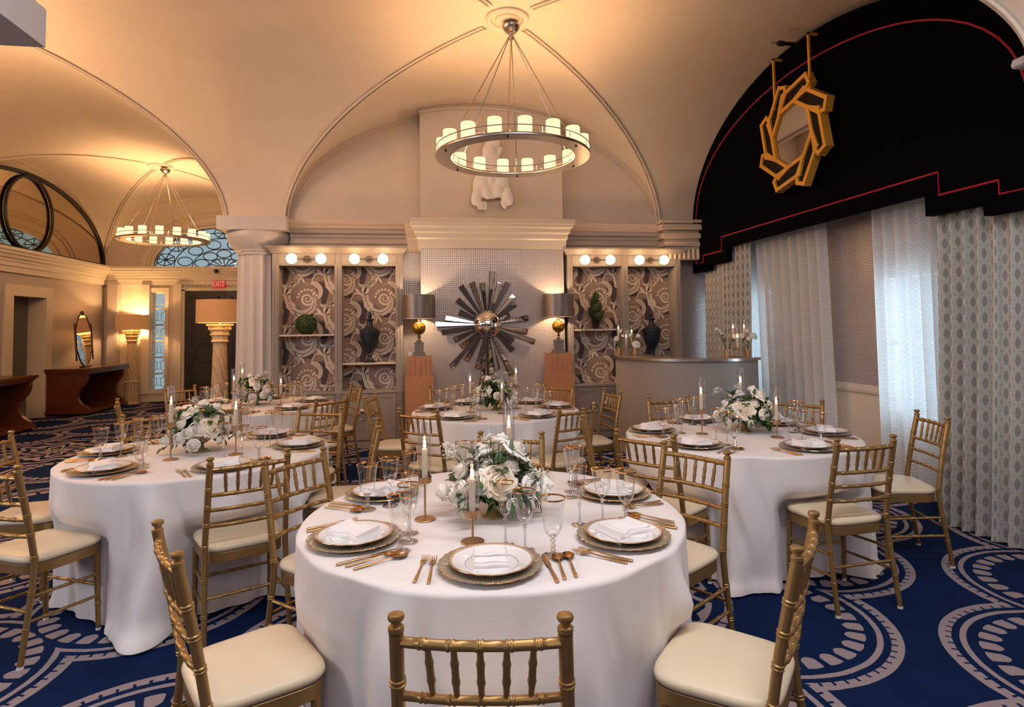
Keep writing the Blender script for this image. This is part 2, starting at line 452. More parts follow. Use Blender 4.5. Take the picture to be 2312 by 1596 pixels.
# right wall with two windows behind the sheers
RW = [(4.9 - .45, 4.9 + .35), (7.15, 7.95)]
ws = []
edges = [YN, 4.50, 5.32, 7.12, 7.98, YB]
for k in (0, 2, 4): ws += [(XR, XR + .2, edges[k], edges[k + 1], .8, TOP, 0), (XR, XR + .2, edges[k], edges[k + 1], 0, .8, 1)]
for a, b in ((4.50, 5.32), (7.12, 7.98)): ws += [(XR, XR + .2, a, b, 2.0, TOP, 0), (XR, XR + .2, a, b, 0, .62, 1)]
wall('wall_right', ws, ['wallpaper_dots_side', 'wall_paint'])
b = MB()
for a, c_ in ((YN, 4.50), (5.32, 7.12), (7.98, YB)):
    b.prism([(XR, .80), (XR - .022, .81), (XR - .03, .83), (XR - .03, .85), (XR - .018, .86), (XR - .018, .88), (XR, .895)], a, c_, 1)
    b.box(XR - .02, XR, a, c_, 0, .14)
struct(b.build('trim_1', 'trim_paint'))
for k, (a, c_) in enumerate(((4.50, 5.32), (7.12, 7.98))):
    w = MB()
    for y0, y1 in ((a, a + .05), (c_ - .05, c_)): w.box(XR + .02, XR + .1, y0, y1, .62, 2.0)
    w.box(XR + .016, XR + .104, a - .002, c_ + .002, .618, .67); w.box(XR + .016, XR + .104, a - .002, c_ + .002, 1.95, 2.002); w.box(XR + .03, XR + .09, a, c_, 1.30, 1.34)
    wo = struct(w.build('window_%d' % (k + 1), 'trim_paint'))
    MB().box(XR + .055, XR + .062, a + .05, c_ - .05, .67, 1.95).build('pane', 'window_glass', wo)
# left wall with the doorway
DY0, DY1, DZ = 11.43, 12.353, 2.18
wall('wall_left', [(XL - .2, XL, YN, DY0, 0, 2.6, 0), (XL - .2, XL, DY1, YF, 0, 2.6, 0), (XL - .2, XL, DY0, DY1, DZ, 2.6, 0), (XL - .2, XL, YN, YF, 2.6, TOP, 1)],
     ['wallpaper_dots_side', 'plaster'])
b = MB()   # casing and recess of the doorway
b.box(XL, XL + .03, 11.21, DY0, 0, 2.37); b.box(XL, XL + .03, DY1, 12.54, 0, 2.37); b.box(XL, XL + .03, DY0, DY1, DZ, 2.37)
b.box(XL - .28, XL - .2, DY1, DY1 + .1, 0, DZ + .05); b.box(XL - .28, XL - .2, DY0 - .1, DY0, 0, DZ + .05); b.box(XL - .28, XL - .2, DY0, DY1, DZ, DZ + .1)
b.box(XL - .2, XL, DY1 - .004, DY1, 0, DZ); b.box(XL - .2, XL, DY0, DY0 + .004, 0, DZ)
b.box(XL, XL + .02, 12.54, YF, 0, .15); b.box(XL, XL + .02, 9.0, 11.21, 0, .15)
struct(b.build('door_1', 'trim_paint'))
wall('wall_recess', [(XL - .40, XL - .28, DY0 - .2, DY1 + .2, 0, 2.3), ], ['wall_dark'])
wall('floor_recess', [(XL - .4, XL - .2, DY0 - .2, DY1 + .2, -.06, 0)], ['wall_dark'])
# far wall: sidelight window, lunette, door
FW = YF
LC, LA, LB_ = -4.30, 1.47, .92          # lunette centre, half width, rise
def arc(cx, a, b, z0, n=32, y=0): return [(cx + a * cos(pi - pi * k / n), z0 + b * sin(pi - pi * k / n)) for k in range(n + 1)]
b = MB()
b.box(XL, -5.78, FW, FW + .2, 0, 2.955); b.box(-5.49, -1.44, FW, FW + .2, 0, 2.955)
b.box(-5.78, -5.49, FW, FW + .2, 0, .25); b.box(-5.78, -5.49, FW, FW + .2, 2.40, 2.955)
ar = arc(LC, LA, LB_, 2.955)
# wall above the cornice with the half-round opening
for k in range(len(ar) - 1):
    (x0, z0), (x1, z1) = ar[k], ar[k + 1]
    b.prism([(x0, z0), (x1, z1), (x1, TOP), (x0, TOP)], FW, FW + .2, 1)
b.box(XL, LC - LA, FW, FW + .2, 2.955, TOP); b.box(LC + LA, -1.44, FW, FW + .2, 2.955, TOP)
struct(b.build('wall_far', 'wall_paint'))
b = MB()
for a_, b_, r in ((LA + .10, LB_ + .09, .035), (LA + .28, LB_ + .26, .022), (LA + .36, LB_ + .34, .022), (2.35, 1.62, .03)):
    b.tube([(x, FW - .01, z) for x, z in arc(LC - .1 * (a_ > 2), a_, b_, 2.96)], r, 8)
struct(b.build('trim_2', 'trim_paint'))
def tracery_pane(name, mat, pts_list, r, y, pane_poly, thick=.008, n=5):
    w = MB()
    for p in pts_list: w.tube([(q[0], y, q[1]) for q in p], r, n)
    o = w.build(name, mat); p = MB(); p.prism(pane_poly, y + .02, y + .026, 1); p.build('pane', 'window_glass', o); return struct(o)
def ell(cx, cz, a, b, n=16, a0=0, a1=2 * pi): return [(cx + a * cos(a0 + (a1 - a0) * k / n), cz + b * sin(a0 + (a1 - a0) * k / n)) for k in range(n + 1)]
L = [arc(LC, LA, LB_, 2.955), [(LC - LA, 2.97), (LC + LA, 2.97)]]
def pol(t, q):   # t along the arch 0..1, q radial 0..1
    a = pi - pi * t; return (LC + LA * q * cos(a), 2.965 + LB_ * q * sin(a))
for k in range(7):           # stars of the outer band
    t = (k + .5) / 7; c_ = pol(t, .86)
    for da, dq in ((-.055, 0), (.055, 0), (0, .12), (0, -.13), (-.04, .10), (.04, .10), (-.04, -.10), (.04, -.10)):
        L.append([c_, pol(t + da, .86 + dq)])
    ring_ = [pol(t + da, .86 + dq) for da, dq in ((-.055, 0), (-.04, .10), (0, .12), (.04, .10), (.055, 0), (.04, -.10), (0, -.13), (-.04, -.10), (-.055, 0))]
    L.append(ring_)
    if k < 6:
        L.append([pol(t + .055, .86), pol(t + 1 / 7 - .055, .86)])
L.append([pol(k / 24, .72) for k in range(25)])
for k in range(6):           # oval chain
    cx, cz = pol((k + .5) / 6, .58); L.append(ell(cx, cz, .155, .10))
for k in range(5):
    cx, cz = pol((k + .5) / 5, .34); L.append(ell(cx, cz, .15, .09))
L.append([pol(k / 24, .46) for k in range(25)]); L.append([pol(k / 24, .22) for k in range(25)])
for k in range(1, 8): L.append([pol(k / 8, .0), pol(k / 8, .24)])
tracery_pane('window_3', 'tracery_black', L, .011, FW + .05, arc(LC, LA, LB_, 2.955)[::1])
L = []
x0, x1, zz0, zz1 = -5.78, -5.49, .25, 2.40
for k in range(6):
    a, b_ = zz0 + (zz1 - zz0) * k / 6, zz0 + (zz1 - zz0) * (k + 1) / 6; cx, cz = (x0 + x1) / 2, (a + b_) / 2
    s1, s2, h1, h2 = .045, .075, .135, .175
    sq = [(cx - s1 * .9, cz - .075), (cx + s1 * .9, cz - .075), (cx + s1 * .9, cz + .075), (cx - s1 * .9, cz + .075)]
    oc = [(cx - .07, a + .01), (cx + .07, a + .01), (x1, a + .08), (x1, b_ - .08), (cx + .07, b_ - .01), (cx - .07, b_ - .01), (x0, b_ - .08), (x0, a + .08)]
    L += [sq + [sq[0]], oc + [oc[0]], [(x0, b_), (x1, b_)]]
    L += [[sq[0], (x0, a + .05)], [sq[1], (x1, a + .05)], [sq[2], (x1, b_ - .05)], [sq[3], (x0, b_ - .05)]]
L += [[(x0, zz0), (x0, zz1)], [(x1, zz0), (x1, zz1)]]
tracery_pane('window_4', 'tracery_light', L, .0075, FW + .02, [(x0, zz0), (x1, zz0), (x1, zz1), (x0, zz1)])
b = MB()   # pilasters, window casing, baseboard, fluted frieze
b.box(-6.62, -6.42, FW - .16, FW, 0, 2.57, 1)
b.box(-5.97, -5.80, FW - .10, FW, .17, 2.57); b.box(-5.30, -5.14, FW - .12, FW, 0, 2.57)
for xx in (-5.88, -5.49): b.box(xx, xx + .07, FW - .06, FW, .17, 2.5)
b.box(-5.885, -5.415, FW - .064, FW, 2.40, 2.505); b.box(-5.885, -5.415, FW - .064, FW, .17, .25)
b.box(-6.42, -5.3, FW - .04, FW, 0, .17)
b.box(-5.16, -5.08, FW - .08, FW, 0, 2.46); b.box(-5.16, -3.3, FW - .08, FW, 2.43, 2.50)
for k in range(48):
    xx = -5.8 + k * .055
    if not (-5.30 < xx < -5.12): b.prism([(xx, 2.52), (xx + .04, 2.52), (xx + .04, 2.66), (xx, 2.66)], FW - .03, FW - .001, 1)
struct(b.build('trim_3', ['trim_paint', 'wallpaper_dots_back']))
b = MB()   # double door
b.box(-5.08, -4.24, FW - .05, FW - .01, .01, 2.43); b.box(-4.23, -3.4, FW - .05, FW - .01, .01, 2.43)
for xa, xe in ((-5.08, -4.24), (-4.23, -3.4)):
    b.box(xa + .12, xe - .12, FW - .065, FW - .05, 2.27, 2.30); b.box(xa + .12, xe - .12, FW - .065, FW - .05, .18, .21)
    b.box(xa + .12, xa + .15, FW - .065, FW - .05, .18, 2.3); b.box(xe - .15, xe - .12, FW - .065, FW - .05, .18, 2.3)
    cx = (xa + xe) / 2; b.tube([(cx + .21 * cos(t * pi / 16), FW - .055, 1.05 + .21 * sin(t * pi / 16)) for t in range(32)], .014, 6, closed=True)
dr = struct(b.build('door_2', 'door_black'))
MB().tube([(-4.27, FW - .10, .95), (-4.27, FW - .10, 1.25)], .012, 8).build('door_handle', 'nickel', dr)
# cornices
CP = [(0, 2.565), (.05, 2.565), (.05, 2.66), (.075, 2.67), (.075, 2.735), (.09, 2.75), (.09, 2.79), (.13, 2.80), (.14, 2.845), (.17, 2.86), (.17, 2.90), (.20, 2.915), (.20, 2.965), (0, 2.972)]
def cornice(name, runs, mat):
    b = MB()
    for ax, s, base, a, e in runs:   # ax: 'x' runs along x at y=base, projecting s; 'y' runs along y
        poly = [(base + s * o, z) for o, z in CP]; b.prism(poly, a, e, 0 if ax == 'x' else 1)
    return struct(b.build(name, mat))
cornice('trim_4', [('x', -1, YB, -1.63, 3.5)], 'cornice_paint')
cornice('trim_5', [('y', 1, XL, YN, YF), ('x', -1, YF, XL, -1.64), ('y', -1, -1.70, 9.05, YF)], 'trim_paint')
b = MB(); b.box(3.50, 4.5, 8.08, YB, 2.45, 2.972)
for o, z0_, z1_ in ((.03, 2.64, 2.70), (.06, 2.75, 2.82), (.09, 2.87, 2.94)): b.box(3.50 - o, 4.5, 8.08 - o, YB, z0_, z1_)
b.tube([(3.42, 8.0, 2.99), (3.9, 8.0, 2.99), (4.45, 8.0, 2.99)], .022, 8); b.tube([(3.42, 8.3, 2.97), (3.42, 8.0, 2.99)], .022, 8)
for k in range(9): b.tube([(3.56 + k * .07, 8.075, 2.46), (3.56 + k * .07, 8.075, 2.60)], .022, 8)
struct(b.build('trim_6', 'cornice_paint'))
# archivolts on the walls (springing lines) and groin ribs
b = MB()
def rib(x0, y0, cx, cy, cut=.93):
    L_ = hypot(cx - x0, cy - y0); nx, ny = -(cy - y0) / L_, (cx - x0) / L_
    for off in (-.022, .022):
        pts = []
        for k in range(0, 41):
            s_ = cos(pi / 2 * k / 40)
            t = 1 - s_ * 1.0
            if 1 - t < 1 - cut: break
            z = Z0 + RISE * max(0, 1 - (1 - t) ** 2) ** .52
            pts.append((x0 + (cx - x0) * t + nx * off, y0 + (cy - y0) * t + ny * off, z - .012))
        b.tube(pts, .013, 6)
bays = [((xb[1]), (yb[1])), ((xb[0]), (yb[1])), ((xb[0]), (yb[2]))]
for (xa, xe), (ya, ye) in bays:
    cx, cy = mid_of(xa, xe), mid_of(ya, ye)
    for x0_ in (xa, xe):
        for y0_ in (ya, ye): rib(x0_, y0_, cx, cy)
struct(b.build('trim_7', 'plaster'))
b = MB()
for (xa, xe), (ya, ye) in bays:
    cx, cy = mid_of(xa, xe), mid_of(ya, ye)
    b.lathe([(.21, .06), (.21, -.02), (.195, -.035), (.165, -.03), (.15, -.012), (.12, -.012), (.11, -.03), (.0, -.03)], 40, (cx, cy, Z0 + RISE), close=False)
struct(b.build('trim_8', 'plaster'))
# impost blocks and piers
def pier(x0, x1, y0, y1, name):
    b = MB(); b.box(x0, x1, y0, y1, 2.80, 2.972); struct(b.build(name, 'column_paint'))
pier(-2.45, -1.62, 7.97, 9.07, 'trim_9')
pier(-2.45, -1.62, 2.35, 2.93, 'trim_10')
b = MB(); b.box(3.62, 4.5, 2.42, 3.00, 2.965, 3.03); b.tube([(3.58, 3.06, 3.07), (3.58, 2.4, 3.07)], .03, 8); b.tube([(3.58, 3.06, 3.07), (4.4, 3.1, 3.07)], .03, 8)
struct(b.build('trim_11', 'column_paint'))
# fluted column
N_ = 16
def flute(a, z):
    if z < .25 or z > 2.50: return 1.0
    return 1 - .085 * abs(sin(a * N_ / 2)) ** .8
b = MB()
def column(cx, cy, nm):
    b = MB()
    b.lathe([(.34, 0), (.34, .10), (.33, .12), (.31, .2), (.295, .26)] + [(.295 - .035 * k / 12, .26 + 2.24 * k / 12) for k in range(13)], 160, (cx, cy, 0), close=False, rmod=flute)
    b.lathe([(.258, 2.50), (.27, 2.52), (.268, 2.535), (.29, 2.55), (.287, 2.565), (.31, 2.585), (.345, 2.63), (.385, 2.70), (.40, 2.75), (.39, 2.80), (.2, 2.80)], 64, (cx, cy, 0), close=False)
    return b.build(nm, 'column_paint')
tag(column(-2.035, 8.37, 'fluted_column'), 'white fluted round column with a wide capital, beside the left bookcase', 'column')
# chimney breast with mantel crown
b = MB()
b.box(.065, 2.0, 8.05, YB, 0, 2.6, 1); b.box(.065, 2.0, 8.05, YB, 2.6, 4.7, 0)
struct(b.build('wall_chimney', ['plaster', 'wallpaper_dots_back']))
b = MB()
MP = [(0, 2.585), (.03, 2.585), (.035, 2.70), (.055, 2.72), (.055, 2.78), (.085, 2.80), (.085, 2.85), (.12, 2.87), (.12, 2.905), (.14, 2.91), (.14, 2.975)]
for k in range(len(MP) - 1):
    (o0, z0_), (o1, z1_) = MP[k], MP[k + 1]
    if z1_ - z0_ < 1e-6: continue
    A = [(.065 - o0, 8.05 - o0, z0_), (2.0 + o0, 8.05 - o0, z0_), (2.0 + o0, YB, z0_), (.065 - o0, YB, z0_)]
    B = [(.065 - o1, 8.05 - o1, z1_), (2.0 + o1, 8.05 - o1, z1_), (2.0 + o1, YB, z1_), (.065 - o1, YB, z1_)]
    b.add(A + B, [(0, 3, 2, 1), (4, 5, 6, 7), (0, 1, 5, 4), (1, 2, 6, 5), (2, 3, 7, 6), (3, 0, 4, 7)], 0, False)
struct(b.build('trim_12', 'trim_paint'))
b = MB(); b.tube([(.05 + 1.965 * k / 20, 8.035, Z0 + RISE * max(0, 1 - ((.05 + 1.965 * k / 20 - .9) / 2.58) ** 2) ** .52 - .05) for k in range(21)], .018, 8)
b.tube([(-1.6 + 5.0 * k / 60, YB - .012, Z0 + (RISE - .09) * max(0, 1 - ((-1.6 + 5.0 * k / 60 - .9) / 2.52) ** 2) ** .52) for k in range(61)], .007, 6)
struct(b.build('trim_13', 'plaster'))
# mirrored lunette with black frame on the left wall
MC, MA, MR = 11.82, 2.56, 1.36
b = MB(); pl = [(MC + MA * cos(pi * k / 48), 2.975 + MR * sin(pi * k / 48)) for k in range(49)]
b.tube([(XL + .04, y_, z_) for y_, z_ in pl], .030, 6); b.tube([(XL + .04, MC - MA, 2.995), (XL + .04, MC + MA, 2.995)], .024, 6)
b.tube([(XL + .05, 11.78 + .66 * cos(pi * k / 24), 3.63 + .66 * sin(pi * k / 24)) for k in range(48)], .027, 8, closed=True)
mo = thing('lunette_mirror', 'half-round wall mirror with black frame and ring, above the doorway', 'mirror', (0, 0, 0))
b.build('frame', 'black_metal', mo); MB().prism(pl, XL + .004, XL + .014, 0).build('mirror_glass', 'smoked_mirror', mo)
b = MB()
for k in range(5): b.tube([(XL + .02, MC + (MA + .07 + .03 * k) * cos(pi * j_ / 40), 2.975 + (MR + .05 + .03 * k) * sin(pi * j_ / 40)) for j_ in range(41)], .009, 6)
struct(b.build('trim_14', 'plaster'))
# ------------------------------------------------------------------ chandeliers
CHL = {}
def chandelier(name, label, cx, cy, z, zt, rot=0, pw=1.0):
    t = thing(name, label, 'chandelier', (cx, cy, z), rot, 'ring chandeliers')
    if not CHL:
        b = MB(); b.lathe([(.60, 0), (.745, 0), (.748, .006), (.748, .02), (.745, .026), (.60, .026), (.598, .02), (.598, .006), (.60, 0)], 96, close=False)
        for k in range(6):
            a = 2 * pi * k / 6 + .3; b.box(.69 * cos(a) - .008, .69 * cos(a) + .008, .69 * sin(a) - .008, .69 * sin(a) + .008, -.012, .0, 1)
        CHL['ring_plate'] = [b.build('ring_plate', ['steel', 'black_metal'], t)]
        for nm, r in (('outer_rail', .742), ('inner_rail', .604)):
            b = MB(); b.tube([(r * cos(2 * pi * k / 96), r * sin(2 * pi * k / 96), .088) for k in range(96)], .005, 6, closed=True)
            for k in range(16):
                a = 2 * pi * (k + .5) / 16; b.tube([(r * cos(a), r * sin(a), .024), (r * cos(a), r * sin(a), .088)], .004, 5)
            CHL[nm] = [b.build(nm, 'steel', t)]
        CHL['rod'] = []
        for k in range(6):
            a = 2 * pi * k / 6 + .3
            b = MB(); b.tube([(.675 * cos(a), .675 * sin(a), .02), (.02 * cos(a), .02 * sin(a), zt - z - .13)], .0055, 6); CHL['rod'].append(b.build('rod', 'nickel', t))
        b = MB(); h = zt - z
        b.lathe([(.0, h - .17), (.018, h - .168), (.028, h - .15), (.028, h - .13), (.018, h - .12), (.022, h - .10), (.05, h - .095), (.07, h - .07), (.085, h - .045), (.088, h - .03), (.05, h - .03), (.0, h - .03)], 32, close=False)
        CHL['canopy'] = [b.build('canopy', 'nickel', t)]
        CHL['glass_shade'] = []
        for k in range(16):
            a = 2 * pi * k / 16; b = MB()
            b.lathe([(.052, .030), (.061, .034), (.063, .045), (.063, .165), (.061, .172), (.057, .172)], 20, (.675 * cos(a), .675 * sin(a), 0), close=False)
            CHL['glass_shade'].append(b.build('glass_shade', 'milk_glass', t))
    else:
        for nm, l in CHL.items():
            for o in l: c = o.copy(); C.objects.link(c); c.parent = t
    for k in range(8):
        a = 2 * pi * (2 * k + .0) / 16
        point_light('bulb', (.675 * cos(a), .675 * sin(a), .11), CH_POWER * pw, WARM, .03, t)
    return t
CH_POWER = 24.0
chandelier('ring_chandelier', 'large ring chandelier of sixteen candle glasses hanging nearest, before the chimney', .94, 5.745, 3.165, 4.51)
chandelier('ring_chandelier', 'smaller looking ring chandelier far left, near the mirrored lunette', -4.49, 11.75, 3.165, 4.51, .25, 1.6)
# ------------------------------------------------------------------ bookcases
def damask_panel(x0, x1, z0, z1, y, parent, seed):
    b = MB(); b.add([(x0, 0, z0), (x1, 0, z0), (x1, 0, z1), (x0, 0, z1)], [(0, 1, 2, 3)], 0, False)
    def ribbon(pts, w, mi, lay):
        pts = [Vector((p[0], 0, p[1])) for p in pts]; N = len(pts); o = len(b.v)
        for k, p in enumerate(pts):
            t = (pts[min(k + 1, N - 1)] - pts[max(k - 1, 0)]).normalized(); n_ = Vector((-t.z, 0, t.x))
            q = k / (N - 1); ww = w(q) if callable(w) else w
            b.v.append((p.x + n_.x * ww, -lay, p.z + n_.z * ww)); b.v.append((p.x - n_.x * ww, -lay, p.z - n_.z * ww))
        for k in range(N - 1): b.f.append((o + 2 * k, o + 2 * k + 1, o + 2 * k + 3, o + 2 * k + 2)); b.mi.append(mi); b.sm.append(False)
    def blob(pts, mi, lay): b.add([(p[0], -lay, p[1]) for p in pts], [tuple(range(len(pts)))], mi, False)
    def curve(P, n=10): return [(p.x, p.z) for p in bez([(q[0], 0, q[1]) for q in P], n)]
    def spiral(cx, cz, r0, r1, a0, turns, n=34): return [(cx + (r0 + (r1 - r0) * k / n) * cos(a0 + turns * 2 * pi * k / n), cz + (r0 + (r1 - r0) * k / n) * sin(a0 + turns * 2 * pi * k / n)) for k in range(n + 1)]
    TW, TH = .50, .53
    i0, i1 = int(floor(x0 / TW)) - 1, int(floor(x1 / TW)) + 2; j0, j1 = int(floor(z0 / TH)) - 2, int(floor(z1 / TH)) + 2
    for i in range(i0, i1):
        for j_ in range(j0, j1):
            X, Z = i * TW, j_ * TH + (TH / 2 if i % 2 else 0) + .08
            P = lambda l: [(X + a, Z + c) for a, c in l]
            # dark wedge between scrolls, its ragged cloud above
            blob(P([(.20, .22), (.30, .25), (.36, .12), (.33, -.02), (.27, -.15), (.25, .02), (.19, .12)]), 1, .0004)
            blob(P([(.02, .30), (.06, .335), (.09, .32), (.12, .35), (.16, .33), (.20, .34), (.19, .30), (.12, .27), (.06, .28)]), 1, .0005)
            blob(P([(-.10, -.12), (-.04, -.09), (.02, -.13), (.02, -.20), (-.05, -.22), (-.11, -.18)]), 2, .0005)
            # big scroll: a fat mid-tone body with several cream contour lines
            c1 = spiral(X + .08, Z, .010, .085, 1.2, 1.75)
            body = curve(P([(.155, .03), (.165, -.05), (.13, -.14), (.03, -.19), (-.08, -.16), (-.15, -.06), (-.17, .07), (-.13, .18), (-.03, .26), (.05, .34)]), 8)
            ribbon(body, lambda q: .030 * sin(pi * min(1, q * 1.1)) ** .6 + .004, 2, .0008)
            ribbon(c1, lambda q: .004 + .010 * q, 3, .0012)
            for off in (-.034, -.014, .016, .036):
                L_ = []
                for k in range(len(body)):
                    a = body[max(k - 1, 0)]; c_ = body[min(k + 1, len(body) - 1)]; d = hypot(c_[0] - a[0], c_[1] - a[1]) or 1
                    sc_ = sin(pi * min(1, .06 + k / (len(body) - 1))) ** .5
                    L_.append((body[k][0] - (c_[1] - a[1]) / d * off * sc_, body[k][1] + (c_[0] - a[0]) / d * off * sc_))
                ribbon(L_, lambda q: .0065 * sin(pi * min(.97, .1 + q * .9)) + .0015, 3, .0014)
            # counter scroll
            c2 = spiral(X + .36, Z + .17, .008, .062, 3.0, -1.6); ribbon(c2, lambda q: .004 + .007 * q, 3, .0013)
            arm = curve(P([(.40, .12), (.44, .05), (.42, -.05), (.34, -.10), (.25, -.08), (.20, -.02)]), 8)
            ribbon(arm, lambda q: .018 * sin(pi * q) + .003, 2, .0009)
            for off in (-.02, 0.0, .02):
                ribbon([(p[0] + off * .7, p[1] - off) for p in arm], lambda q: .005 * sin(pi * q) + .0012, 3, .0014)
            for k in range(9):   # bead edge of the scroll
                a = 2.6 - k * .42; r = .105; cx, cz = X + .36 + r * cos(a), Z + .17 + r * sin(a)
                blob([(cx + .012 * cos(t), cz + .012 * sin(t)) for t in [2 * pi * q / 8 for q in range(8)]], 2, .0010)
            # plume of parallel strokes sweeping to the next scroll
            pm = curve(P([(.19, -.02), (.24, .03), (.25, .12), (.20, .20), (.12, .22), (.08, .18)]), 8)
            ribbon(pm, lambda q: .024 * sin(pi * q) ** .7 + .002, 2, .0007)
            for off in (-.026, -.011, .004, .019):
                ribbon([(p[0] + off, p[1] + off * .55) for p in pm], lambda q: .0048 * sin(pi * min(1, q + .05)) + .001, 3, .0012)
            for k in range(8):
                a = .4 + k * .36; r = .125; cx, cz = X + .08 + r * cos(a), Z + r * sin(a)
                blob([(cx + .016 * cos(t), cz + .016 * sin(t)) for t in [2 * pi * q / 8 for q in range(8)]], 3, .0007)
            for k in range(5):
                a0 = -.5 - k * .42; l_ = .13 - .01 * k; bx, bz = X - .02, Z + .30
                tip = (bx + l_ * cos(a0), bz + l_ * sin(a0)); m1 = (bx + l_ * .55 * cos(a0 + .3), bz + l_ * .55 * sin(a0 + .3)); m2 = (bx + l_ * .55 * cos(a0 - .2), bz + l_ * .55 * sin(a0 - .2))
                blob(curve([(bx, bz), m1, tip], 6) + curve([tip, m2, (bx, bz)], 6)[1:-1], 3 if k % 2 else 2, .0006 + .0001 * k)
            # acanthus leaf: fanned lobes
            for k in range(6):
                a0 = 2.4 - k * .42; l_ = .15 - .012 * k; bx, bz = X + .30, Z - .22
                tip = (bx + l_ * cos(a0), bz + l_ * sin(a0)); mid1 = (bx + l_ * .6 * cos(a0 + .28), bz + l_ * .6 * sin(a0 + .28)); mid2 = (bx + l_ * .6 * cos(a0 - .18), bz + l_ * .6 * sin(a0 - .18))
                lobe = curve([(bx, bz), mid1, tip], 6) + curve([tip, mid2, (bx, bz)], 6)[1:-1]
                blob(lobe, 3 if k % 2 == 0 else 2, .0011 + .0001 * k)
            blob([(X + .155 + .017 * cos(t), Z + .065 + .017 * sin(t)) for t in [2 * pi * q / 12 for q in range(12)]], 3, .0016)
            ribbon(curve(P([(.30, -.22), (.22, -.19), (.17, -.22), (.14, -.30), (.18, -.36)]), 6), lambda q: .010 * (1 - q) + .003, 3, .0015)
    o = b.build('patterned_back', ['damask_ground', 'damask_dark', 'damask_mid', 'damask_cream'], parent, (0, y, 0), sharp=None, fixn=False)
    bm = bmesh.new(); bm.from_mesh(o.data)
    for co_, no in (((x0, 0, 0), (-1, 0, 0)), ((x1, 0, 0), (1, 0, 0)), ((0, 0, z0), (0, 0, -1)), ((0, 0, z1), (0, 0, 1))):
        bmesh.ops.bisect_plane(bm, geom=bm.verts[:] + bm.edges[:] + bm.faces[:], plane_co=co_, plane_no=no, clear_outer=True)
    bm.to_mesh(o.data); bm.free(); return o
def ring_pull(parent, x, z, y):
    b = MB(); b.lathe([(.0, 0), (.03, 0), (.03, .006), (.018, .012), (.012, .02), (.0, .022)], 20, close=False)
    vs = [(v[0] + x, y - v[2], v[1] + z + .05) for v in b.v]; b.v = vs
    b.tube([(x + .052 * cos(2 * pi * k / 24), y - .014, z - .005 + .052 * sin(2 * pi * k / 24)) for k in range(24)], .0065, 7, closed=True)
    return b.build('ring_pull', 'nickel', parent)
def bookcase(x0, bays_, x1, label, shelves, yf=8.08, sconces=()):
    t = thing('built_in_bookcase', label, 'bookcase', (0, 0, 0), 0, 'built-in bookcases beside the chimney')
    yb_ = YB - .005; xs = [x0] + [v for bb in bays_ for v in bb] + [x1]
    b = MB()
    stiles = [(x0, bays_[0][0]), (bays_[0][1], bays_[1][0]), (bays_[1][1], x1)]
    for a, c_ in stiles:
        b.box(a, c_, yf, yb_, 0, 2.36)
        w = (c_ - a); b.box(a + w * .22, a + w * .36, yf - .008, yf, .85, 2.33); b.box(c_ - w * .36, c_ - w * .22, yf - .008, yf, .85, 2.33)
        b.box(a + w * .2, c_ - w * .2, yf - .01, yf, .66, .72); b.box(a + w * .2, c_ - w * .2, yf - .01, yf, .60, .64)
        b.box(a + w * .22, a + w * .34, yf - .008, yf, .12, .58); b.box(c_ - w * .34, c_ - w * .22, yf - .008, yf, .12, .58)
    b.box(x0 - .001, x1 + .001, yf - .002, yb_, 2.355, 2.52)
    for a, c_ in bays_:   # panel line round each light
        for q in ((a - .01, c_ + .01, 2.372, 2.377), (a - .01, c_ + .01, 2.497, 2.502)): b.box(q[0], q[1], yf - .007, yf, q[2], q[3])
        b.box(a - .01, a - .005, yf - .007, yf, 2.372, 2.502); b.box(c_ + .005, c_ + .01, yf - .007, yf, 2.372, 2.502)
        b.box(a, c_, yf + .02, yb_, .06, .70)
    b.box(x0 - .001, x1 + .001, yf - .012, yb_, 0, .08)
    b.build('carcass', 'cabinet_paint', t)
    b = MB(); CR = [(0, 2.51), (.015, 2.515), (.02, 2.53), (.035, 2.545), (.065, 2.575), (.075, 2.58), (.075, 2.60)]
    for k in range(len(CR) - 1):
        (o0, a0), (o1, a1) = CR[k], CR[k + 1]; xa0, xe0 = x0 - o0, x1 + o0; xa1, xe1 = x0 - o1, x1 + o1
        A = [(xa0, yf - o0, a0), (xe0, yf - o0, a0), (xe0, yb_, a0), (xa0, yb_, a0)]; B = [(xa1, yf - o1, a1), (xe1, yf - o1, a1), (xe1, yb_, a1), (xa1, yb_, a1)]
        b.add(A + B, [(4, 5, 6, 7), (0, 1, 5, 4), (1, 2, 6, 5), (3, 0, 4, 7)], 0, False)
    b.add([(x0, yf, 2.51), (x1, yf, 2.51), (x1, yb_, 2.51), (x0, yb_, 2.51)], [(0, 1, 2, 3)], 0, False)
    b.build('crown', 'cabinet_paint', t)
    MB().box(x0 + .01, x1 - .01, yf - .015, yb_, .70, .728).build('counter', 'cabinet_paint', t)
    for (a, c_), sz in zip(bays_, shelves):
        damask_panel(a, c_, .728, 2.355, YB - .02, t, 1)
        MB().box(a + .001, c_ - .001, yf + .02, YB - .022, sz - .022, sz).build('shelf', 'ledge_paint', t)
        mid = (a + c_) / 2
        for s_, (da, de) in enumerate(((a + .003, mid - .002), (mid + .002, c_ - .003))):
            b = MB(); b.box(da, de, yf, yf + .02, .10, .692)
            for q in ((da, de, .10, .155), (da, de, .64, .692), (da, da + .05, .155, .64), (de - .05, de, .155, .64)): b.box(q[0], q[1], yf - .008, yf, q[2], q[3])
            d = b.build('door', 'cabinet_paint', t)
            ring_pull(d, de - .085 if s_ == 0 else da + .085, .42, yf - .002)
    return t
BL = ((-1.731, -1.04), (-.951, -.262))
bookcase(-1.81, BL, -.172, 'grey built-in bookcase left of the chimney with green ball and dark urn', (1.47, 1.09))
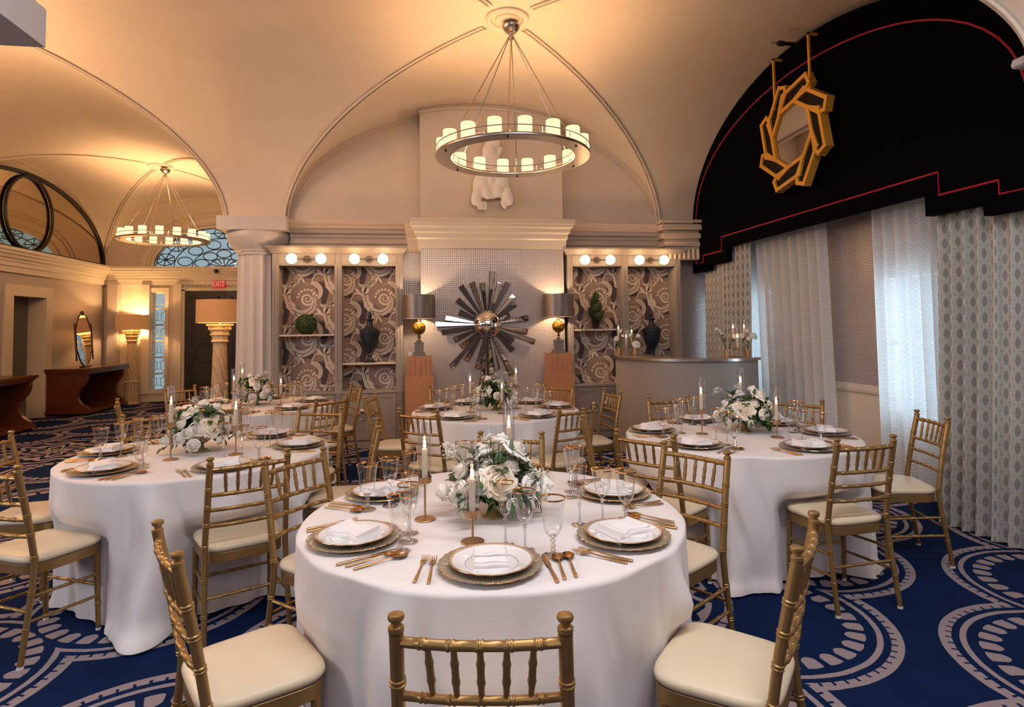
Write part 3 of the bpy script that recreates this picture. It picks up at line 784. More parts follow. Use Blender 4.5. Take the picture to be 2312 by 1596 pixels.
BR = ((2.135, 2.843), (2.927, 3.625))
bookcase(2.06, BR, 3.71, 'grey built-in bookcase right of the chimney with spiral topiary and dark urn', (1.485, .729 + .02))
# sconces
def sconce(x, z, label, first=[]):
    y = 8.07
    if first: return dup(first[0], label, 'twin globe wall lights', (x, y, z))
    t = thing('wall_sconce', label, 'wall light', (x, y, z), 0, 'twin globe wall lights')
    b = MB(); b.lathe([(0, 0), (.046, 0), (.048, .004), (.046, .012), (.038, .012), (.036, .008), (0, .008)], 32, close=False); b.v = [(v[0], -v[2], v[1]) for v in b.v]
    b.build('backplate', 'pewter', t)
    b = MB(); b.tube([(-.13, -.05, 0), (.13, -.05, 0)], .006, 8); b.tube([(-.02, -.05, 0), (.02, -.05, 0)], .012, 10); b.tube([(0, 0, 0), (0, -.05, 0)], .01, 8)
    for s_ in (-1, 1): b.tube([(s_ * .095, -.05, 0), (s_ * .105, -.05, 0), (s_ * .118, -.05, 0), (s_ * .128, -.05, 0)], [.009, .012, .012, .02], 12)
    b.build('arm', 'nickel', t)
    for s_ in (-1, 1):
        b = MB(); b.lathe([(.067 * sin(pi * k / 16), -.067 * cos(pi * k / 16)) for k in range(17)], 24, (s_ * .18, -.05, 0), close=False); b.build('globe', 'globe_lit', t)
    first.append(t); return t
sconce(-1.381, 2.437, 'twin globe wall light above the shelf with the green ball')
sconce(-.603, 2.437, 'twin globe wall light above the dark urn on the left side of the chimney')
sconce(2.478, 2.437, 'twin globe wall light above the spiral topiary')
sconce(3.262, 2.437, 'twin globe wall light above the dark urn at the right end')
for sx in (-1.381, -.603, 2.478, 3.262):
    for s_ in (-.18, .18): point_light('globe_bulb', (sx + s_, 7.90, 2.437), 3.0, WARM, .05)
# ------------------------------------------------------------------ objects on shelves
def urn(loc, label, first=[]):
    if first: return dup(first[0], label, 'dark lidded urns', loc)
    t = thing('lidded_urn', label, 'urn', loc, 0, 'dark lidded urns')
    b = MB(); b.lathe([(.0, 0), (.085, 0), (.087, .012), (.06, .022), (.045, .035), (.03, .06), (.028, .085), (.036, .10), (.030, .115), (.045, .14), (.08, .19), (.105, .26), (.118, .34), (.122, .375), (.132, .378), (.134, .41), (.128, .415), (.10, .418), (.0, .42)], 40, close=False)
    b.build('body', 'urn_dark', t)
    b = MB(); b.lathe([(.124, .418), (.11, .43), (.07, .455), (.042, .48), (.034, .52), (.036, .545), (.055, .555), (.055, .563), (.02, .575), (.016, .585), (.024, .60), (.026, .625), (.016, .66), (.0, .685)], 40, close=False)
    b.build('lid', 'urn_dark', t); first.append(t); return t
urn((-.605, 8.2, 1.091), 'dark lidded urn on the shelf left of the chimney')
def leafy(b, c, n, r, size, mi=0, squash=1.0):
    for k in range(n):
        z = 1 - 2 * (k + .5) / n; ph = k * 2.39996; q = sqrt(1 - z * z); d = Vector((q * cos(ph), q * sin(ph), z))
        p = Vector(c) + Vector((d.x, d.y, d.z * squash)) * r * random.uniform(.93, 1.04)
        d = (d + Vector((random.uniform(-.7, .7), random.uniform(-.7, .7), random.uniform(-.7, .7)))).normalized()
        u_ = d.orthogonal().normalized(); u_.rotate(Matrix.Rotation(random.uniform(0, 6.28), 3, d)); w = d.cross(u_); s_ = size * random.uniform(.7, 1.2)
        b.add([p - u_ * s_ * .5, p + w * s_ * .32 + d * s_ * .1, p + u_ * s_ * .6 + d * s_ * .15, p - w * s_ * .32], [(0, 1, 2, 3)], mi, False)
b = MB(); b.lathe([(.122 * sin(pi * k / 12), -.122 * cos(pi * k / 12)) for k in range(13)], 20, close=False); leafy(b, (0, 0, 0), 1500, .128, .026)
tag(b.build('topiary_ball', 'box_leaf', None, (-1.415, 8.215, 1.47 + .131)), 'round green boxwood ball on the upper left shelf', 'topiary')
t = thing('potted_topiary', 'spiral clipped boxwood in a small black pot on the right shelf', 'topiary', (2.495, 8.22, 1.485))
b = MB(); b.lathe([(0, 0), (.042, 0), (.058, .125), (.062, .13), (.062, .14), (.052, .14), (.05, .125), (0, .12)], 24, close=False); b.build('pot', 'pot_black', t)
b = MB()
for k in range(15):
    q = k / 14; a = q * 4.2 * pi; rr_ = .075 * (1 - q) + .028; R_ = .035 * (1 - q * .8)
    c_ = (R_ * cos(a), R_ * sin(a), .19 + q * .30); b.lathe([(rr_ * .8 * sin(pi * i_ / 6), -rr_ * .8 * cos(pi * i_ / 6)) for i_ in range(7)], 8, c_, close=False); leafy(b, c_, 110, rr_, .022)
b.tube([(0, 0, .46), (0, 0, .60)], .004, 5); b.build('foliage', 'box_leaf', t)
# ------------------------------------------------------------------ pedestals and lamps by the chimney
def pedestal(x, y, label, first=[]):
    if first: return dup(first[0], label, 'stepped wooden pedestals', (x, y, 0))
    t = thing('wooden_pedestal', label, 'pedestal', (x, y, 0), 0, 'stepped wooden pedestals')
    b = MB(); b.box(-.178, .178, -.15, .15, 0, .905); b.box(-.172, .172, -.145, .145, .905, .915); b.build('base', 'pedestal_oak', t)
    b = MB(); b.box(-.158, .158, -.13, .13, .915, 1.178)
    for xx, z0_ in ((-.135, .93), (-.075, .96), (-.01, .93), (.055, .96), (.115, .93)): b.box(xx - .018, xx + .018, -.138, -.13, z0_, z0_ + .19)
    b.build('carved_top', 'pedestal_oak', t); first.append(t); return t
pedestal(.035, 7.86, 'stepped oak pedestal holding a lamp, left of the sunburst mirror')
pedestal(1.86, 7.86, 'stepped oak pedestal holding a lamp, right of the sunburst mirror')
def table_lamp(x, y, z, label, first=[]):
    if first: return dup(first[0], label, 'metal-shaded globe lamps', (x, y, z))
    t = thing('table_lamp', label, 'lamp', (x, y, z), 0, 'metal-shaded globe lamps')
    b = MB(); b.box(-.085, .085, -.085, .085, 0, .018); b.box(-.075, .075, -.075, .075, .018, .045); b.box(-.056, .056, -.056, .056, .045, .15); b.box(-.062, .062, -.062, .062, .15, .172); b.build('plinth', 'stone_grey', t)
    b = MB(); b.lathe([(.045, .172), (.03, .19), (.012, .205), (.01, .22), (.02, .235), (.01, .25), (.015, .27), (.0, .275)], 20, close=False); b.tube([(0, 0, .43), (0, 0, .62)], .006, 8); b.lathe([(.018, .43), (.02, .44), (.012, .455), (0, .46)], 16, close=False); b.build('stem', 'pewter', t)
    b = MB(); b.lathe([(.084 * sin(pi * k / 20), .35 - .084 * cos(pi * k / 20)) for k in range(21)], 32, close=False); b.build('globe', 'gold_globe', t)
    b = MB(); b.lathe([(.208, .475), (.206, .476), (.200, .775), (.203, .776), (.205, .774), (.210, .475), (.208, .475)], 48, close=False); b.build('shade', 'shade_grey', t)
    first.append(t); return t
table_lamp(.035, 7.83, 1.178, 'lamp with grey metal drum shade and gold globe, left of the sunburst')
table_lamp(1.86, 7.83, 1.178, 'lamp with grey metal drum shade and gold globe, right of the sunburst')
for x in (.035, 1.86): point_light('lamp_bulb', (x, 7.83, 1.178 + .62), 26.0, (1.0, .66, .36), .03)
b = MB(); b.box(-.025, .025, -.025, .025, 0, .05); tag(b.build('place_card_box', 'napkin_cloth', None, (-.075, 7.95, 1.178)), 'small white box on the left pedestal behind the lamp', 'box')
# ------------------------------------------------------------------ sunburst mirror
t = thing('sunburst_mirror', 'large sunburst wall mirror with a domed centre on the chimney wall', 'mirror', (.94, 8.045, 1.564))
RAYS = [(84, 645), (96.5, 508), (110, 542), (124, 568), (140, 473), (155, 376), (170, 518), (178.6, 632), (189, 556), (203.6, 437), (219, 412), (228.4, 662), (238.5, 498), (256, 541), (263.5, 820), (274, 590), (281.6, 546), (295, 667), (314, 438), (326, 367), (339, 610), (349, 494), (9, 501), (24, 290), (36, 422), (47.5, 481), (63.6, 563), (73, 538)]
for k, (a, L_) in enumerate(RAYS):
    a = radians(a); r0, r1 = .12, L_ * .001107; w0, w1 = .010, .039; yy = -.012 - .012 * (k % 3)
    d = (cos(a), sin(a)); n_ = (-sin(a), cos(a))
    def Q(r, w, y_): return (d[0] * r + n_[0] * w, y_, d[1] * r + n_[1] * w)
    b = MB(); A = [Q(r0, -w0, yy), Q(r1, -w1, yy), Q(r1, w1, yy), Q(r0, w0, yy)]; B = [Q(r0, -w0, yy - .014), Q(r1, -w1, yy - .014), Q(r1, w1, yy - .014), Q(r0, w0, yy - .014)]
    b.add(A + B, [(0, 1, 2, 3), (7, 6, 5, 4), (0, 4, 5, 1), (1, 5, 6, 2), (2, 6, 7, 3), (3, 7, 4, 0)], 0, False)
    tl_ = random.uniform(-.006, .006); tr_ = random.uniform(-.010, .004); e = .0065
    b.add([Q(r0, -w0 + e * .7, yy - .0165), Q(r1 - e, -w1 + e, yy - .0165 + tl_ + min(0, tr_)), Q(r1 - e, w1 - e, yy - .0165 - tl_ + min(0, tr_)), Q(r0, w0 - e * .7, yy - .0165)], [(3, 2, 1, 0)], 1, False)
    b.build('ray', ['bronze_edge', 'mirror'], t, fixn=False)
b = MB(); b.tube([(0, -.03, -.1), (0, -.03, -.9)], .014, 8); b.tube([(0, -.01, 0), (0, -.05, 0)], .13, 32); b.build('backing', 'bronze_edge', t)
b = MB(); b.lathe([(.188 * cos(pi / 2 * k / 14), .135 * sin(pi / 2 * k / 14)) for k in range(15)], 48, close=False); b.v = [(v[0], -.045 - v[2], v[1]) for v in b.v]; b.build('domed_centre', 'chrome', t)
# ------------------------------------------------------------------ plaster figure fragment above the mantel
t = bpy.data.meshes.new('plaster_relief'); bm = bmesh.new()
def blobm(c, s_, rot=0):
    mtx = Matrix.Translation(c) @ Matrix.Rotation(rot, 4, 'Y') @ Matrix.Diagonal((*s_, 1)); bmesh.ops.create_icosphere(bm, subdivisions=3, radius=1, matrix=mtx)
for c, s_, r_ in [((-.13, 0, .18), (.12, .13, .19), .1), ((.12, 0, .20), (.13, .13, .20), -.1), ((0, .0, .42), (.17, .12, .22), 0), ((-.02, .0, .62), (.10, .10, .16), .1), ((.03, 0, .80), (.11, .09, .14), 0), ((.0, -.02, .10), (.13, .11, .11), 0),
               ((-.20, -.05, .02), (.07, .09, .13), .25), ((.21, -.04, .03), (.08, .09, .13), -.3), ((-.07, -.09, .07), (.07, .07, .10), -.3), ((.07, -.09, .10), (.07, .07, .10), .2), ((.22, -.06, .10), (.04, .06, .05), 0), ((.16, -.05, -.08), (.035, .04, .07), -.4), ((.11, .0, .62), (.03, .05, .10), .5), ((.0, -.06, .30), (.05, .08, .16), 0)]:
    blobm(c, s_, r_)
for c in ((-.16, -.07, -.10), (-.09, -.04, -.10)): bmesh.ops.create_cube(bm, size=1, matrix=Matrix.Translation(c) @ Matrix.Diagonal((.055, .06, .11, 1)))
bm.to_mesh(t); bm.free(); t.materials.append(M['white_plaster']); o = bpy.data.objects.new('plaster_relief', t); C.objects.link(o); o.location = (1.0, 7.94, 3.24); o.scale = (1, .75, 1)
r_ = o.modifiers.new('join', 'REMESH'); r_.mode = 'VOXEL'; r_.voxel_size = .014; r_.use_smooth_shade = True
s_ = o.modifiers.new('soft', 'SMOOTH'); s_.iterations = 4
tag(o, 'broken white plaster figure mounted on the chimney above the mantel', 'sculpture')
# ------------------------------------------------------------------ bar
BC = bez([(2.60, 7.60, 0), (2.47, 7.32, 0), (2.50, 6.95, 0), (2.66, 6.58, 0), (2.92, 6.33, 0), (3.22, 6.22, 0), (3.50, 6.22, 0), (3.82, 6.36, 0)], 7)
def offs(P, d):
    out = []
    for k, p in enumerate(P):
        t_ = (P[min(k + 1, len(P) - 1)] - P[max(k - 1, 0)]).normalized(); out.append((p.x + t_.y * d, p.y - t_.x * d))
    return out
def slab(P, do, di, z0, z1, mi=0):
    o_, i_ = offs(P, do), offs(P, di); b = MB(); n = len(P)
    vs = [(x, y, z) for z in (z0, z1) for x, y in o_ + i_]
    fs = []
    for k in range(n - 1):
        fs += [(k, k + 1, n + k + 1, n + k), (2 * n + k, 3 * n + k, 3 * n + k + 1, 2 * n + k + 1), (k, 2 * n + k, 2 * n + k + 1, k + 1), (n + k, n + k + 1, 3 * n + k + 1, 3 * n + k)]
    fs += [(0, n, 3 * n, 2 * n), (n - 1, 3 * n - 1, 4 * n - 1, 2 * n - 1)]
    return b.add(vs, fs, mi, True)
t = thing('curved_bar', 'curved grey bar counter with a steel top, in front of the right bookcase', 'bar counter', (0, 0, 0))
slab(BC, 0, -.05, .0, 1.12).build('front_panel', 'cabinet_paint', t)
slab(BC, .035, -.42, 1.12, 1.15).build('countertop', 'steel', t)
slab(BC, -.05, -.38, .55, .57).build('inner_shelf', 'cabinet_paint', t)
# ------------------------------------------------------------------ valance and hanging frame
VX = 4.0
def vz(y): return Z0 + (RISE - .05) * max(0, 1 - ((y - 5.745) / 2.52) ** 2) ** .52
outl = [(8.29, 2.275), (7.815, 2.275), (7.815, 2.345), (7.31, 2.345), (7.31, 2.535), (4.20, 2.535), (4.20, 2.36), (3.705, 2.36), (3.705, 2.272), (3.21, 2.272)]
top = [(5.745 - 2.52 * cos(pi * k / 40), 0) for k in range(41)]; top = [(y, vz(y)) for y, _ in top]
poly = outl + top
t = thing('arched_valance', 'black arched window valance with stepped bottom and red piping', 'valance')
b = MB(); cy_, cz_ = 5.745, 3.0
b.prism(poly, VX, VX + .07, 0)
b.build('panel', 'black_fabric', t)
pip = [(8.172, 2.398), (7.95, 2.40), (7.947, 2.496), (7.43, 2.496), (7.425, 2.68), (4.06, 2.68), (4.06, 2.50), (3.575, 2.50), (3.575, 2.40), (3.33, 2.40)]
tp = []
for k in range(33):
    th = pi * k / 32; yy = 5.745 + 2.40 * cos(pi - th); tp.append((yy, 2.95 + 1.27 * sin(th) ** .9))
pts = [(VX - .006, y, z) for y, z in pip] + [(VX - .006, y, z) for y, z in tp]
b = MB(); b.tube(pts, .0085, 6, closed=True); b.build('piping', 'red_piping', t)
# interlaced octagonal mirror hung on the valance
t = thing('octagonal_mirror', 'octagonal mirror in an interlaced gold and black frame, hung on the black valance', 'mirror', (3.90, 5.70, 3.495))
N8 = 8; SY, SZ = 1.0, 1.0
def P8(r, a): return (r * cos(a) * SY, r * sin(a) * SZ)
def band(pts, w, x0, x1, mi, bb):   # closed outline band of gold
    for k in range(len(pts)):
        (y0, z0_), (y1, z1_) = pts[k], pts[(k + 1) % len(pts)]
        dy, dz = y1 - y0, z1_ - z0_; L_ = hypot(dy, dz); dy /= L_; dz /= L_; ny, nz_ = -dz * w / 2, dy * w / 2
        ey, ez = dy * w * .5, dz * w * .5
        bb.prism([(y0 - ey - ny, z0_ - ez - nz_), (y1 + ey - ny, z1_ + ez - nz_), (y1 + ey + ny, z1_ + ez + nz_), (y0 - ey + ny, z0_ - ez + nz_)], x0 - .0009 * k, x1, 0, mi)
ri = .34
for k in range(N8):
    a0, a1 = 2 * pi * k / 8 + .2, 2 * pi * (k + 1) / 8 + .2
    A, B = P8(ri, a0), P8(ri, a1); d = ((B[0] - A[0]), (B[1] - A[1])); L_ = hypot(*d); d = (d[0] / L_, d[1] / L_); n_ = (d[1], -d[0])
    w = .150
    E_ = (B[0] + d[0] * .255, B[1] + d[1] * .255)
    out = [A, (B[0] + d[0] * .20, B[1] + d[1] * .20), (B[0] + d[0] * .265 + n_[0] * .045, B[1] + d[1] * .265 + n_[1] * .045), (B[0] + d[0] * .235 + n_[0] * w, B[1] + d[1] * .235 + n_[1] * w), (A[0] + n_[0] * w + d[0] * .10, A[1] + n_[1] * w + d[1] * .10)]
    b = MB(); lay = -.004 * (k % 2)
    b.prism(out, -.012 + lay, .05, 0, 1); band(out, .038, -.03 + lay, .05, 0, b)
    b.build('frame_arm', ['frame_gold', 'black_lacquer'], t)
b = MB(); b.prism([P8(ri, 2 * pi * k / 8 + .2) for k in range(8)], -.006, .03, 0); b.build('mirror_glass', 'mirror', t)
for yy, z0_, z1_ in ((.283, .36, .93), (-.316, .36, .93)):
    b = MB(); b.box(-.02, .0, yy - .012, yy + .012, z0_, z1_); b.box(-.02, .09, yy - .012, yy + .012, z1_ - .02, z1_)
    b.build('hanger', 'frame_gold', t)
b = MB(); b.tube([(3.80, 5.66, 4.44), (4.0, 5.66, 4.44)], .02, 10); b.tube([(3.74, 5.66, 4.44), (3.80, 5.66, 4.44)], .028, 10, 0); b.tube([(3.66, 5.66, 4.44), (3.74, 5.66, 4.44)], [.012, .018], 8, 1)
tag(b.build('picture_light', ['black_metal', 'glass_stem']), 'small black spotlight arm on the valance above the octagonal mirror', 'spotlight')
# ------------------------------------------------------------------ curtains
def curtain(name, label, mat, x, ya, ye, ztop, zbot, folds, amp, flare=0, n=220, group=None, seed=0, dy=0, dx=0):
    rnd = random.Random(seed); ph = [rnd.uniform(0, 6.28) for _ in range(4)]; width = abs(ye - ya)
    def fn(u, v):
        y = ya + (ye - ya) * u
        w = sin(2 * pi * folds * u + ph[0] + .5 * sin(3 * u * pi + ph[1]) + .25 * v * sin(5 * u + ph[2]))
        a = amp * (.75 + .5 * v * (.6 + .4 * sin(7 * u + ph[3])))
        yy = y + flare * v * (u - .5) * 2 + dy * v + .15 * amp * cos(2 * pi * folds * u + ph[0])
        return (x + dx * v ** 1.3 + a * (abs(w) ** .8 * (1 if w > 0 else -1)), yy, ztop + (zbot - ztop) * v)
    b = MB(); b.grid(fn, n, 24, uv=lambda u, v: (u * width * 1.35, (1 - v) * (ztop - zbot)))
    o = b.build(name, mat, sharp=None, fixn=False); return tag(o, label, 'curtain', group)
curtain('patterned_curtain', 'grey curtain with interlaced oval pattern at the left end, behind the bar', 'curtain_fabric', 4.14, 8.20, 7.02, 2.75, .02, 10, .040, .03, seed=1, group='patterned curtains', dx=-.05)
curtain('patterned_curtain', 'wide grey curtain with interlaced oval pattern at the right edge', 'curtain_fabric', 4.15, 4.24, 3.26, 2.75, .015, 8, .045, .06, seed=5, group='patterned curtains', dx=-.22, dy=-.08)
curtain('sheer_curtain', 'white sheer curtain with light behind it, between the bar and bare wall', 'sheer_fabric', 4.28, 8.10, 5.80, 2.8, .02, 14, .050, .02, seed=3, group='sheer curtains', dy=-.06, dx=.03)
curtain('sheer_curtain', 'white sheer curtain glowing with daylight beside the right patterned curtain', 'sheer_fabric', 4.28, 5.12, 4.10, 2.8, .02, 8, .050, .02, seed=4, group='sheer curtains', dx=.02)
# ------------------------------------------------------------------ console tables
def console(y0, y1, label, x=XL + .02, D=.74, H=.87):
    t = thing('console_table', label, 'console table', (x, (y0 + y1) / 2, 0), 0, 'dark wood console tables'); h = (y1 - y0) / 2
    S_ = [(0, .10), (D * .97, .10), (D * .95, .14)] + [(p.x, p.y) for p in bez([(D * .90, .16, 0), (D * .79, .23, 0), (D * .72, .34, 0), (D * .76, .47, 0), (D * .88, .57, 0), (D * .93, .68, 0), (D * .93, .76, 0)], 6)] + [(0, .76)]
    for s_ in (-1, 1):
        ya = -h + .05 if s_ < 0 else h - .13
        b = MB(); b.prism([(p[0], p[1]) for p in S_], 0, .08, 0, 0); b.v = [(v[1], ya + v[0], v[2]) for v in b.v]
        if s_ < 0:
            for q in ((.08, .62, .18, .20), (.08, .62, .68, .70)): b.box(q[0], q[1] * .8, ya - .012, ya, q[2], q[3])
            b.box(.08, .10, ya - .012, ya, .18, .70)
        b.build('scrolled_end', 'mahogany', t)
    b = MB()
    for o0, z0_, z1_ in ((.0, .76, .79), (.02, .79, .815), (.045, .815, .835), (.06, .835, H)): b.box(0, D * .93 + o0, -h - o0 * .6 + .03, h + o0 * .6 - .03, z0_, z1_)
    b.build('top', 'mahogany', t)
    b = MB(); b.box(0, D + .0, -h + .02, h - .02, .04, .075); b.box(0, D - .02, -h + .035, h - .035, .075, .10); b.box(.0, D - .04, -h + .06, h - .06, 0, .04, 1); b.build('plinth', ['mahogany', 'black_lacquer'], t)
    b = MB(); b.box(0, .02, -h + .1, h - .1, .10, .76); b.build('back_panel', 'mahogany_dark', t); return t
console(12.33, 13.92, 'dark wood console table with scrolled ends under the oval mirror')
console(9.2, 10.82, 'dark wood console table with scrolled ends cut by the left edge')
t = thing('oval_mirror', 'oval table mirror in a bronze frame standing on the console table', 'mirror', (-6.27, 12.80, .87), 0)
t.rotation_euler = (0, radians(-4), radians(5))
pl = []
for k in range(48):
    a = 2 * pi * k / 48; pl.append((.325 * cos(a), .53 + (.50 * sin(a) if True else 0)))
pl = [(p[0] if abs(p[1] - .53) > .2 else (.325 if p[0] > 0 else -.325), p[1]) for p in pl]
b = MB(); b.prism(pl, -.004, .004, 0); b.build('mirror_glass', 'mirror', t)
b = MB(); b.tube([(0, p[0], p[1]) for p in pl], .013, 8, closed=True)
for s_ in (-1, 1): b.tube([(0, s_ * .352, .16), (0, s_ * .352, .82)], .016, 8); b.lathe([(0, -.02), (.022, 0), (0, .02)], 12, (0, s_ * .352, .15)); b.lathe([(0, -.02), (.022, 0), (0, .02)], 12, (0, s_ * .352, .83))
b.lathe([(0, -.05), (.03, -.03), (.036, 0), (.03, .03), (0, .05)], 16, (0, 0, 1.04)); b.build('frame', 'bronze_edge', t)
b = MB(); b.box(-.05, .05, -.14, .14, 0, .03); b.build('stand', 'bronze_edge', t)
# ------------------------------------------------------------------ column floor lamps
def column_lamp(x, y, k_, label, first=[]):
    if first:
        r = dup(first[0], label, 'twisted column floor lamps', (x, y, 0)); r.scale = (1, 1, k_); return r
    t = thing('floor_lamp', label, 'floor lamp', (x, y, 0), 0, 'twisted column floor lamps'); t.scale = (1, 1, k_)
    b = MB(); b.lathe([(.15, 0), (.15, .03), (.135, .05)], 32, close=True); b.lathe([(.13, .05), (.128, .46)], 96, close=False, rmod=lambda a, z: 1 - .06 * abs(sin(a * 8))); b.lathe([(.135, .46), (.142, .475), (.135, .49), (.115, .50)], 32, close=False); b.build('base', 'limed_wood', t)
    b = MB(); pr_ = [(.116 - .026 * k / 40, .50 + .83 * k / 40) for k in range(41)]
    b.lathe(pr_, 96, close=False, rmod=lambda a, z: 1 - .13 * abs(sin(a * 5 + z * 13))); b.build('twisted_shaft', 'limed_wood', t)
    b = MB(); b.lathe([(.092, 1.325), (.106, 1.335), (.106, 1.345), (.094, 1.355), (.096, 1.40), (.125, 1.43), (.108, 1.44), (.108, 1.47), (.145, 1.50), (.12, 1.515), (.13, 1.54), (.15, 1.55), (.0, 1.55)], 48, close=False, rmod=lambda a, z: 1 + .09 * abs(cos(a * 6)))
    for k in range(4):
        a = pi / 4 + k * pi / 2; cx_, cy_2 = .135 * cos(a), .135 * sin(a)
        sp = [(cx_ + cos(a) * (.004 + .032 * q / 20) * cos(q * .55), cy_2 + sin(a) * (.004 + .032 * q / 20) * cos(q * .55), 1.515 + (.004 + .032 * q / 20) * sin(q * .55)) for q in range(21)]
        b.tube(sp, .011, 6)
    b.box(-.14, .14, -.14, .14, 1.548, 1.572); b.tube([(0, 0, 1.57), (0, 0, 1.66)], .008, 8); b.build('capital', 'capital_plaster', t)
    b = MB(); b.lathe([(.305, 1.59), (.302, 1.895)], 64, close=False, mi=0); b.lathe([(.299, 1.895), (.302, 1.59)], 64, close=False, mi=1); b.lathe([(.305, 1.59), (.302, 1.588), (.299, 1.59)], 64, close=False); b.build('shade', ['lamp_linen', 'lamp_inside'], t, fixn=False)
    first.append(t); return t
column_lamp(-6.02, 14.12, 1.0, 'floor lamp with carved column and orange drum shade in the far corner')
column_lamp(-2.70, 8.98, 1.035, 'floor lamp with carved column and drum shade beside the fluted column')
for x, y, k_ in ((-6.02, 14.12, 1.0), (-2.70, 8.98, 1.035)): point_light('lamp_bulb', (x, y, 1.74 * k_), 55.0 if x < -5 else 30.0, (1.0, .58, .24), .04)
# ------------------------------------------------------------------ exit sign, dome camera
def letters(txt, h, mat, parent, loc, rot):
    cu = bpy.data.curves.new('lettering', 'FONT'); cu.body = txt; cu.size = h; cu.extrude = .002; cu.align_x = 'CENTER'; cu.align_y = 'CENTER'
    o = bpy.data.objects.new('tmp', cu); C.objects.link(o); dg = bpy.context.evaluated_depsgraph_get(); me = bpy.data.meshes.new_from_object(o.evaluated_get(dg)); bpy.data.objects.remove(o)
    me.materials.clear(); me.materials.append(M[mat]); q = bpy.data.objects.new('lettering', me); C.objects.link(q); q.parent = parent; q.location = loc; q.rotation_euler = rot; return q
t = thing('exit_sign', 'red lit EXIT sign above the dark double door', 'sign', (-4.37, 14.42, 2.58))
MB().box(-.135, .135, -.02, .04, -.088, .088).build('sign_box', 'exit_red', t)
q = letters('EXIT', .165, 'exit_letter', t, (0, -.024, 0), (radians(90), 0, 0)); q.scale = (.80, 1, 1)
b = MB(); b.lathe([(.045 * sin(pi * k / 12), -.045 * cos(pi * k / 12)) for k in range(13)], 20, close=False); b.tube([(0, 0, 0), (0, .12, 0)], .03, 12)
tag(b.build('security_camera', 'black_metal', None, (-4.38, 14.24, 2.86)), 'small black dome camera on the cornice above the EXIT sign', 'camera')
urn((3.30, 8.19, 1.06), 'dark lidded urn in the right bookcase, seen above the bar counter')
# ------------------------------------------------------------------ banquet tables
TZ = .765
TABLES = {   # centre, chairs (mid of back top x, y, facing), place settings (angle), cloth seed
 'front': ((.31, 2.53), [(.13, 1.31, 79), (-.74, 1.98, 29), (1.14, 1.67, 138), (-.59, 3.14, -38), (1.37, 2.88, -149), (.54, 3.51, -107)], [-98, -156, -44, 143, 14, 77], 3),
 'left': ((-1.35, 4.15), [(-1.98, 3.23, 63), (-.82, 3.21, 116), (-.25, 4.09, -175), (-.75, 4.97, -110), (-2.0, 5.01, -53), (-2.51, 4.09, 0)], [-128, -61, 4, 58, 117, 172], 11),
 'right': ((2.21, 3.96), [(1.28, 3.32, 40), (1.17, 4.21, -16), (2.13, 4.95, -89), (3.05, 4.5, -148), (3.35, 3.54, 164), (2.35, 2.91, 95)], [-144, 157, 92, 33, -14, -76], 23),
 'back': ((.72, 5.60), [(1.49, 6.3, -141), (1.22, 4.56, 118), (1.83, 5.55, -174), (.01, 4.64, 52), (-.42, 5.78, -12), (.31, 6.54, -72)], [45, -60, 3, -133, 160, 113], 31),
 'lback': ((-1.63, 6.57), [(-.66, 6.91, -158), (-.76, 5.72, 140), (-1.54, 7.6, -92), (-2.58, 7.22, -33), (-2.65, 5.95, 24), (-1.66, 5.45, 88)], [20, -42, 92, 147, -155, -100], 47),
}
TN = {'front': 'the front table', 'left': 'the left table', 'right': 'the right table', 'back': 'the middle back table', 'lback': 'the far left table'}
def seatname(cx, cy, x, y):
    a = math.degrees(atan2(y - cy, x - cx)) % 360
    for lo, hi, nm in ((330, 360, 'right side'), (0, 22, 'right side'), (22, 66, 'right far side'), (66, 104, 'far side'), (104, 152, 'left far side'), (152, 187, 'left side'), (187, 240, 'left near side'), (240, 288, 'near side'), (288, 330, 'right near side')):
        if lo <= a < hi: return nm
ANG = lambda d: radians(d)
# chiavari-style chair: local +y is the way the sitter faces, origin on the floor below the back
def bamboo(b, pts, r, knots, n=10, mi=0, taper=None):
    pts = [Vector(p) for p in pts]
    L_ = [0]
    for k in range(1, len(pts)): L_.append(L_[-1] + (pts[k] - pts[k - 1]).length)
    T = L_[-1]
    def at(t):
        d = t * T
        for k in range(1, len(pts)):
            if L_[k] >= d - 1e-9:
                q = (d - L_[k - 1]) / max(L_[k] - L_[k - 1], 1e-9); return pts[k - 1].lerp(pts[k], q)
        return pts[-1]
    ts = set([0, 1] + [k / 10 for k in range(11)]); rad = {}
    for kn in knots:
        w = .0030 / T
        for o, g in ((-3.2, 1), (-2.4, 1.17), (-1.2, 1.17), (-.6, 1.0), (.6, 1.0), (1.2, 1.17), (2.4, 1.17), (3.2, 1)):
            t = kn + o * w
            if 0 < t < 1: ts.add(t); rad[t] = g
    ts = sorted(ts); P = []; R = []
    for t in ts:
        near = any(abs(t - kn) < .0105 / T for kn in knots)
        if t not in rad and near and 0 < t < 1: continue
        P.append(at(t)); R.append((r if taper is None else r * (taper[0] + (taper[1] - taper[0]) * t)) * rad.get(t, 1))
    return b.tube(P, R, n, mi)
def post_path(s):  # back leg: foot, seat, top
    return bez([(s * .197, -.060, .012), (s * .194, -.030, .22), (s * .190, -.002, .42), (s * .188, -.010, .52), (s * .184, -.040, .70), (s * .180, -.078, .885)], 5)
def post_at(s, z):
    P = post_path(s)
    for a, b_ in zip(P, P[1:]):
        if a.z <= z <= b_.z: return a.lerp(b_, (z - a.z) / (b_.z - a.z))
    return P[-1]
